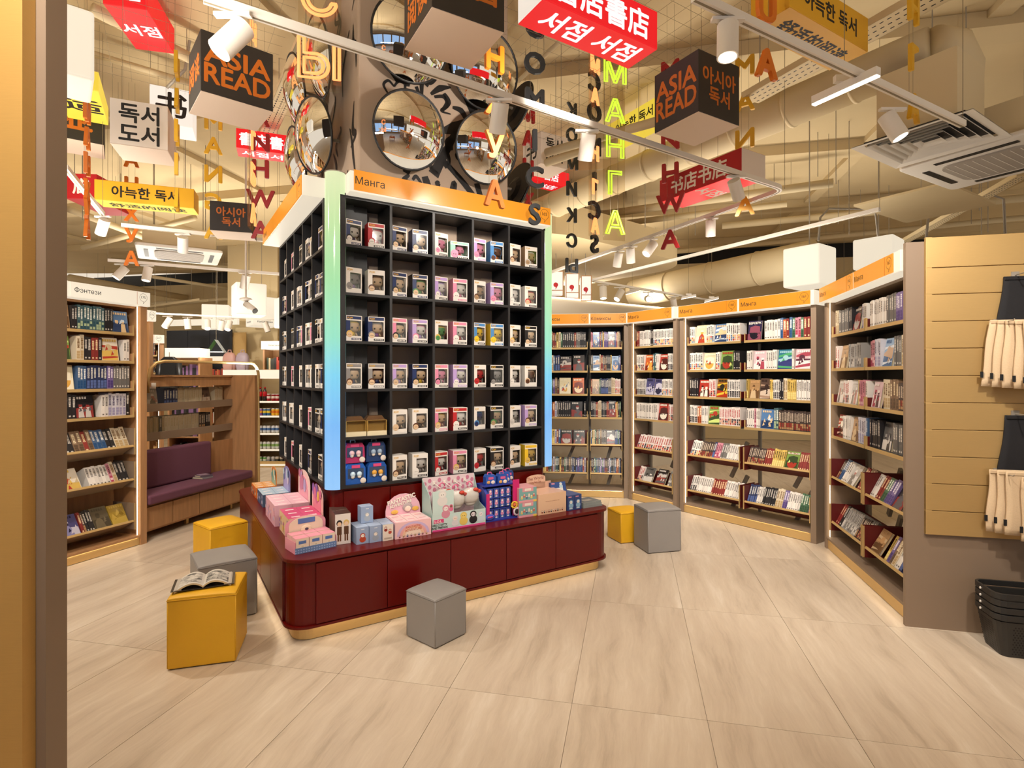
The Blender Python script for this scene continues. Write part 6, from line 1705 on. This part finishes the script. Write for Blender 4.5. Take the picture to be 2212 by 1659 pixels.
cable_tray('slim perforated tray crossing low behind the right lamps', 1640, 700, 2212, 380, 3.6, .12)
# wire grid hung under the slab
t = thing('wire_grid', 'thin wire mesh ceiling grid hanging around the column', 'wire grid', (0, 0, 3.95), TH)
mb = MB()
for i in range(33):
    a = -.6 + .125 * i
    segs = [(1.4, 5.5)] if not (CA - CH - .42 < a < CA + CH + .42) else [(1.4, CB - CH - .36), (CB + CH + .05, 5.5)]
    for s0, s1 in segs: mb.cyl((a, s0, 0), (a, s1, 0), .001, n=4, caps=False)
for j in range(33):
    b = 1.45 + .125 * j
    segs = [(-.6, 3.4)] if not (CB - CH - .36 < b < CB + CH + .05) else [(-.6, CA - CH - .42), (CA + CH + .42, 3.4)]
    for s0, s1 in segs: mb.cyl((s0, b, .003), (s1, b, .003), .001, n=4, caps=False)
mb.build('mesh_wires', M_WIRE, t)
for a, b in ((-.5, 1.6), (3.3, 1.6), (-.5, 5.3), (3.3, 5.3), (1.0, 1.6), (-.5, 3.4), (3.3, 3.4), (1.0, 3.4)):
    mb = MB(); mb.cyl((a, b, 0), (a, b, CEIL - 3.95), .002, n=4); mb.build('suspension_wire', M_WIRE, t)
# threaded rods and conduits dropping from the slab
for k in range(22):
    x = Rp.uniform(1250, 2150) if k < 14 else Rp.uniform(160, 480); y = Rp.uniform(380, 520) if k < 14 else Rp.uniform(300, 480)
    p = PX(x, y, Rp.uniform(6.5, 9.5)); zb = min(p.z, 4.2)
    o = MB(); o.cyl((0, 0, 0), (0, 0, CEIL - zb), .005, n=5); q = o.build('threaded_rod', M_STEEL); q.location = (p.x, p.y, zb)
    tag(q, 'thin threaded steel rod hanging from the slab among the pipes', 'rod', 'threaded ceiling rods')

# grey flexible conduits looping down among the far pipes
for k, (pl, Yc) in enumerate(([([(1768, 520), (1772, 470), (1790, 450), (1890, 452), (1898, 520)], 7.2), ([(2000, 520), (2005, 470), (2030, 450), (2140, 420), (2168, 430), (2172, 520)], 6.6), ([(360, 190), (400, 150), (412, 70), (460, 60), (560, 78)], 5.2)])):
    P = [PX(x, y, Yc) for x, y in pl]; o = P[0].copy(); t = thing('flexible_conduit', ('grey flexible conduit looping above the white cube lamp', 'grey flexible conduit looping under the right hanging board', 'grey flexible conduit bending behind the left ASIA READ cube')[k], 'conduit', tuple(o))
    mb = MB(Matrix.Translation(-o)); mb.tube(P, .014, 8); mb.build('conduit_run', M_STEEL, t, True)
    q = P[2]; mb = MB(Matrix.Translation(-o)); mb.cyl(tuple(q), (q.x, q.y, CEIL), .003, n=5); mb.build('clip_rod', M_STEEL, t)
# security camera
t = thing('security_camera', 'small white bullet security camera on a drop pole in left background', 'camera', tuple(PX(531, 645, 6.5)), 0)
mb = MB(); mb.cyl((0, 0, 0), (0, 0, CEIL - 2.44), .012, n=8); mb.build('drop_pole', M_WHITE, t)
mb = MB(); mb.ball((0, 0, -.01), (.07, .07, .025), 16, 8); mb.build('mount_dome', M_WHITE, t, True)
mb = MB(); mb.cyl((0, 0, -.03), (.02, 0, -.07), .014); mb.cyl((.0, 0, -.06), (.13, -.05, -.15), .036, n=16); mb.build('camera_body', M_WHITE, t, True)
mb = MB(); mb.cyl((.131, -.051, -.151), (.137, -.054, -.156), .034, n=16); mb.build('camera_lens', M_BLKP, t)
# ------------------------------------------------------------------ left background: drinks shelf, column with backpacks, far shelves
# soft-drink shelving
p0, p1 = PX(488, 1008, 9.2), PX(640, 1008, 9.2)
ds = thing('drinks_shelf', 'white lit drinks shelf with bottles and cans beyond the bench', 'shelf', (p0.x, 9.2, 0), 0)
LW = p1.x - p0.x
def PD(nm, mt, *bx, par=ds):
    mb = MB()
    for b in bx: mb.box(*b)
    return mb.build(nm, mt, par)
PD('back_panel', M_CREAM, (0, LW, .4, .42, 0, 1.62)); PD('side_panel', M_WOOD, (.38, .42, -.02, .42, 0, 1.62)); PD('side_panel', M_WOOD, (LW, LW + .04, -.02, .42, 0, 1.62)); PD('kickplate', M_GOLD, (.42, LW, 0, .02, 0, .1))
PD('lightbox_sign', M_LBOX, (0, LW + .04, -.1, .3, 1.485, 1.63)); PD('side_light', M_LBOX, (.42, .47, -.05, .0, 1.25, 1.5))
dz = [1.085, .84, .55, .28, .03]
for z in dz:
    s = PD('shelf', M_CREAM, (.42, LW, .0, .4, z + .0, z + .02)); PD('shelf_edge', M_LBOX, (.42, LW, -.012, 0, z - .005, z + .025), par=s)
def lathe(mb, prof, cols, n=12):
    for (r0, z0), (r1, z1), c in zip(prof[:-1], prof[1:], cols):
        vs = [(r * math.cos(2 * math.pi * i / n), r * math.sin(2 * math.pi * i / n), z) for r, z in ((r0, z0), (r1, z1)) for i in range(n)]
        mb.add(vs, [(i, (i + 1) % n, n + (i + 1) % n, n + i) for i in range(n)], c)
def bottle_me():
    mb = MB(); lathe(mb, [(0, 0), (.03, 0), (.033, .03), (.03, .08), (.033, .12), (.03, .16), (.014, .2), (.014, .215), (.016, .215), (.016, .235), (0, .235)], ['#24120e'] * 2 + ['#24120e', '#b01820', '#b01820', '#24120e', '#24120e', '#24120e', '#b01820', '#b01820']); return mb.mesh('bottle', M_SHINY, True)
def can_me(c, c2):
    mb = MB(); lathe(mb, [(0, 0), (.026, 0), (.033, .012), (.033, .045), (.033, .085), (.033, .11), (.026, .122), (.0, .122)], ['#b8b4ae', c, c, c2, c, '#b8b4ae', '#b8b4ae']); return mb.mesh('can', M_SHINY, True)
bm = bottle_me()
CANS = [[None] * 3 + [('#8e1a20', '#d8c8c0')] * 4, [('#8a5aa8', '#e0a030')] * 2 + [('#2a5a8c', '#d8c040')] * 2 + [('#e0b030', '#d87a28')] * 3, [('#d8dce0', '#4a70a8')] * 6 + [('#dcdce0', '#a83a3c')] * 3, [('#d6dadc', '#8ab06a')] * 9, [('#4a9a3c', '#d8e0d0')] * 3 + [('#c8c8c8', '#a0a0a0')] * 2 + [('#d0c4b0', '#4a4a44')] * 4]
CW = ['dark', 'orange']
for r_, row in enumerate(CANS):
    n = len(row)
    for k, c in enumerate(row):
        x = p0.x + .46 + .066 * k + .01 * (k // 2)
        nm = 'drink_bottle' if c is None else 'drink_can'
        key = c
        o = obj(nm, bm if c is None else MATS.setdefault(('can', c), can_me(*c)), None, None, Matrix.Translation((x + .02, 9.2 + .07, dz[r_] + .021)))
        tag(o, '%s %s, %s from the left on %s drinks shelf' % ({0: 'red', 1: 'colourful', 2: 'white', 3: 'white', 4: 'small'}[r_], 'cola bottle' if c is None else 'can', nth(k), RW[r_] if r_ < 4 else 'bottom'), 'bottle' if c is None else 'can', 'drinks on the lit shelf')
# cream column with gold board and two backpacks
cc = sthing('column_far', tuple(PX(545, 812, 13.0))[:2] + (0,), rad(-14))
mb = MB(); mb.box(-.69, .69, 0, 1.0, 0, CEIL); mb.build('shaft', M_WALLM, cc)
t = thing('gold_board', 'small gold display board on the cream column', 'panel', tuple(PX(515, 760, 12.85)), rad(-14)); mb = MB(); mb.box(-.2, .22, -.02, .0, -.1, .45); mb.build('board', M_GOLDP, t)
for k, (x, c) in enumerate(((496, '#d8a8a0'), (524, '#b8a8b8'))):
    t = thing('backpack', ('pink backpack hanging on the cream column', 'lilac backpack hanging on the cream column')[k], 'backpack', tuple(PX(x, 806, 12.4)), 0)
    mb = MB(); mb.ball((0, 0, .24), (.15, .08, .23), 16, 10, c, e=.7); mb.build('bag_body', M_PRINT, t, True)
    mb = MB(); mb.ball((0, -.07, .15), (.11, .035, .11), 12, 8, c, e=.7); mb.build('front_pocket', M_PRINT, t, True)
    mb = MB(); mb.tube([(-.04, 0, .46), (-.03, 0, .52), (.03, 0, .52), (.04, 0, .46)], .01, 6, col=c); mb.build('grab_handle', M_PRINT, t)
# notebook cabinet right of it
def small_unit(label, xl, xr, ytop, ybot, Y0, words, stock, mt=M_WOOD):
    a, b = PX(xl, ytop, Y0), PX(xr, ybot, Y0)
    t = thing('shop_shelf', label, 'shelf', (a.x, Y0, 0), 0)
    w, h = b.x - a.x, a.z
    mb = MB(); mb.box(0, .03, 0, .4, 0, h); mb.build('side_panel', mt, t); mb = MB(); mb.box(w - .03, w, 0, .4, 0, h); mb.build('side_panel', mt, t); mb = MB(); mb.box(.03, w - .03, .38, .4, 0, h); mb.build('back_panel', mt, t)
    mb = MB(); mb.box(-.01, w + .01, -.06, .3, h, h + .16); mb.build('lightbox_sign', M_LBOX, t)
    if words: text(words, M_INK, frame((w * .5, -.062, h + .08), (1, 0, 0), (0, -1, 0)), w=w * .6, h=.06, parent=t)
    nsh = max(2, int(h / .36))
    rr = random.Random(int(xl))
    for i in range(nsh):
        z = .12 + i * (h - .12) / nsh
        mb = MB(); mb.box(.03, w - .03, 0, .38, z - .02, z); s = mb.build('shelf_board', mt, t)
        x = .05
        mb = MB()
        while x < w - .07:
            bw = rr.uniform(.02, .05); mb.box(x, x + bw - .002, .05, .2, z, z + rr.uniform(.16, .24), rr.choice(stock)); x += bw
        q = mb.build('stocked_goods', M_PRINT, t); q['kind'] = 'stuff'
    return t
small_unit('oak notebook shelf at the tower left edge in background', 568, 640, 755, 900, 10.6, 'Записные книжки', ['#2a2622', '#3a3a30', '#b8402c', '#c9b890', '#4a5a4a'])
small_unit('oak shelf with black packets under a blank light sign behind the bench', 362, 432, 772, 900, 9.6, '', ['#18181a', '#232326', '#7a5a80', '#2c2a2c'])
small_unit('wide distant shelf of red books under the dark wall', 430, 486, 785, 900, 12.6, '', ['#b8442c', '#d0c8bc', '#c87a4a', '#5a3a34', '#d8b8a0'])
t = thing('dark_wall_panel', 'dark navy wall panels behind the distant light track', 'panel', tuple(PX(360, 800, 13.2)), rad(-12))
for k in range(3):
    mb = MB(); mb.box(.6 * k, .6 * k + .59, 0, .03, 0, .95); mb.build('panel', mat('navy_panel', '#23262e', .6), t)
t = thing('cove_light', 'pale glowing cove light above the far left shelves', 'light', tuple(PX(360, 704, 13.0)), rad(-12)); mb = MB(); mb.box(0, 1.9, 0, .08, 0, .14); mb.build('cove', M_CUBE, t)
t = thing('black_jacket', 'black jacket hanging behind the brass hoop', 'jacket', tuple(PX(366, 812, 8.6)), 0)
mb = MB(); mb.prism([(-.14, -.32), (.14, -.32), (.13, .1), (.16, .22), (.07, .3), (-.07, .3), (-.16, .22), (-.13, .1)], -.04, .04, '#141416', M=Matrix.Rotation(rad(90), 4, 'X')); mb.build('garment', M_PRINT, t, bevel=.02, seg=3)
for sx in (-1, 1):
    mb = MB(); mb.cyl((sx * .14, 0, .2), (sx * .19, -.02, -.25), .05, .04, 10, '#18181a'); mb.build('sleeve', M_PRINT, t, True)
mb = MB(); mb.cyl((0, 0, .3), (0, 0, .37), .006, n=6); mb.build('hanger_hook', M_STEEL, t)
t = thing('book_lamp', 'green and white tent-shaped hanging sign in left background', 'sign', tuple(PX(463, 756, 10.5)), rad(10)); mb = MB()
mb.add([(-.12, 0, 0), (0, 0, .2), (0, .2, .2), (-.12, .2, 0)], [(0, 1, 2, 3)], '#2a6a2c'); mb.add([(0, -.001, .2), (.16, -.001, -.04), (.16, .2, -.04), (0, .2, .2)], [(0, 1, 2, 3)], '#c8dcf0'); mb.box(-.12, .16, 0, .2, -.045, -.03, '#d8e4f0'); mb.build('folded_panels', M_PRINT, t)
mb = MB(); mb.cyl((0, .1, .2), (0, .1, CEIL - 2.03), .003, n=5); mb.build('suspension_wire', M_WIRE, t)
# ------------------------------------------------------------------ right background above the comics corner
t = sthing('wall_cove', (-.2, 7.6, 0), rad(33))
mb = MB(); mb.box(0, 3.6, 0, .1, 0, 2.7); mb.build('pale_wall', mat('pale_ribbed_wall', '#cfc4b2', .8), t)
mb = MB(); mb.box(0, 3.6, -.015, .015, 2.68, 2.7); mb.build('cove_line', M_LED, t)
lan = [(1187, 1217), (1222, 1251), (1255, 1278)]
M_LRED = mat('comma_red', '#b01822', .5)
for k, (xa, xb) in enumerate(lan):
    a, b = PX(xa, 628 + 5 * k, 8.4), PX(xb, 628 + 5 * k, 8.4)
    t = thing('lantern', 'white framed lantern with red comma, %s of three at back' % ('left', 'middle', 'right')[k], 'lamp', tuple(a), 0, 'comma lanterns')
    w = b.x - a.x; h = .29
    mb = MB(); mb.box(.008, w - .008, .0, .2, -.06, h); mb.build('glowing_panel', M_SIGNWL, t)
    mb = MB()
    for x in (0, w - .012): mb.box(x, x + .012, -.01, .0, -.09, h + .012)
    for z in (-.09, -.0, h): mb.box(.012, w - .012, -.01, 0, z, z + .012)
    mb.build('timber_frame', M_WOOD, t)
    mb = MB(frame((w * .45, -.004, .09), (1, 0, 0), (0, -1, 0))); mb.disc((0, 0, 0), .036, 16); mb.add([(.036, 0, .0002), (.02, -.035, .0002), (-.005, -.075, .0002), (.0, -.03, .0002)], [(0, 3, 2, 1)]); mb.build('red_comma', M_LRED, t)
    mb = MB(); mb.cyl((w / 2, .1, h), (w / 2, .1, CEIL - a.z), .006, n=6); mb.build('suspension_rod', M_STEEL, t)
# shop beyond the right shelves
small_unit('low far shelf seen between right bookshelf tops', 1460, 1520, 800, 1000, 12.0, '', ['#c8b8a0', '#8a7a6a', '#b04a38'])
# ------------------------------------------------------------------ behind the camera, seen only in the convex mirrors
def display_table(label, x, y, cols):
    t = thing('display_table', label, 'table', (x, y, 0), rad(12))
    mb = MB(); mb.box(-.6, .6, -.4, .4, .72, .76); mb.build('table_top', M_WOOD, t)
    for a, b in ((-.55, -.35), (.5, -.35), (-.55, .3), (.5, .3)):
        mb = MB(); mb.box(a, a + .05, b, b + .05, 0, .72); mb.build('leg', M_WOOD, t)
    mb = MB(); rr = random.Random(int(x * 10) + 3)
    for i in range(6):
        for j in range(4): mb.box(-.55 + .19 * i, -.4 + .19 * i, -.36 + .19 * j, -.24 + .19 * j, .76, .76 + rr.uniform(.05, .22), rr.choice(cols))
    mb.build('stacked_goods', M_PRINT, t)['kind'] = 'stuff'
display_table('book table mirrored at the left of the convex mirrors', -2.2, -1.6, ['#b04a38', '#d8c8b0', '#3a4a6a', '#e0b050'])
display_table('book table mirrored in the middle of the convex mirrors', .6, -2.2, ['#8a2a28', '#d8d0c0', '#5a6a4a', '#c87a4a'])
small_u = []
for k, (x, y) in enumerate(((3.4, .2), (3.4, -2.2))):
    t = thing('shop_shelf', ('nearer oak shelf mirrored at the right of the convex mirrors', 'farther oak shelf mirrored at the right of the convex mirrors')[k], 'shelf', (x, y, 0), rad(-90))
    mb = MB(); mb.box(0, 2.0, .3, .34, 0, 2.1); mb.build('back_panel', M_BLACK, t); mb = MB(); mb.box(-.04, 0, 0, .34, 0, 2.2); mb.box(2.0, 2.04, 0, .34, 0, 2.2); mb.build('side_panel', M_WOOD, t)
    mb = MB(); mb.box(-.04, 2.04, -.06, .3, 2.18, 2.3); mb.build('lightbox_sign', M_LORG, t)
    mb = MB(); rr = random.Random(k)
    for i in range(6):
        z = .15 + .33 * i; mb.box(0, 2.0, 0, .3, z - .02, z, '#c9ae74'); x_ = .02
        while x_ < 1.95:
            bw = rr.uniform(.02, .05); mb.box(x_, x_ + bw - .002, .05, .2, z, z + rr.uniform(.16, .24), rr.choice(['#d8d0c8', '#8a2a28', '#3a3a44', '#c8a060', '#5a6a8a'])); x_ += bw
    mb.build('stocked_shelves', M_PRINT, t)['kind'] = 'stuff'
# ------------------------------------------------------------------ emit the books: the largest of each kind singly, the rest as one mass
def emit_books():
    by = {}
    for b in BOOKS:
        by.setdefault(b[1], []).append(b)
    rest = MB()
    seen = {}
    for cat, lst in by.items():
        lst.sort(key=lambda b: -b[0])
        for i, b in enumerate(lst):
            kind, w, t, h, key, sd, ttl = b[3]
            if i < 300 and b[0] > 60:
                mb = MB()
                (book_mesh if kind == 'b' else cover_mesh)(mb, w, t, h, ST[key] if kind == 'b' else FC[key], sd)
                o = obj(b[5], mb.mesh('book', M_SHINY if kind == 'f' else M_PRINT), None, None, b[4])
                lab = b[2]
                tag(o, lab, cat, 'shelved ' + cat + 's')
                if ttl:
                    text(ttl, M_TXTW, Matrix.Translation((w / 2, -.006, h * .88)) @ Matrix.Rotation(rad(90), 4, 'X'), w=w * .9, h=h * .12, parent=o, name='title', bold=.03)
            else:
                (book_mesh if kind == 'b' else cover_mesh)(rest, w, t, h, ST[key] if kind == 'b' else FC[key], sd, b[4])
    if rest.v:
        o = rest.build('background_books', M_PRINT)
        tag(o, 'small books filling the more distant shelves', 'books', kind='stuff')
emit_books()
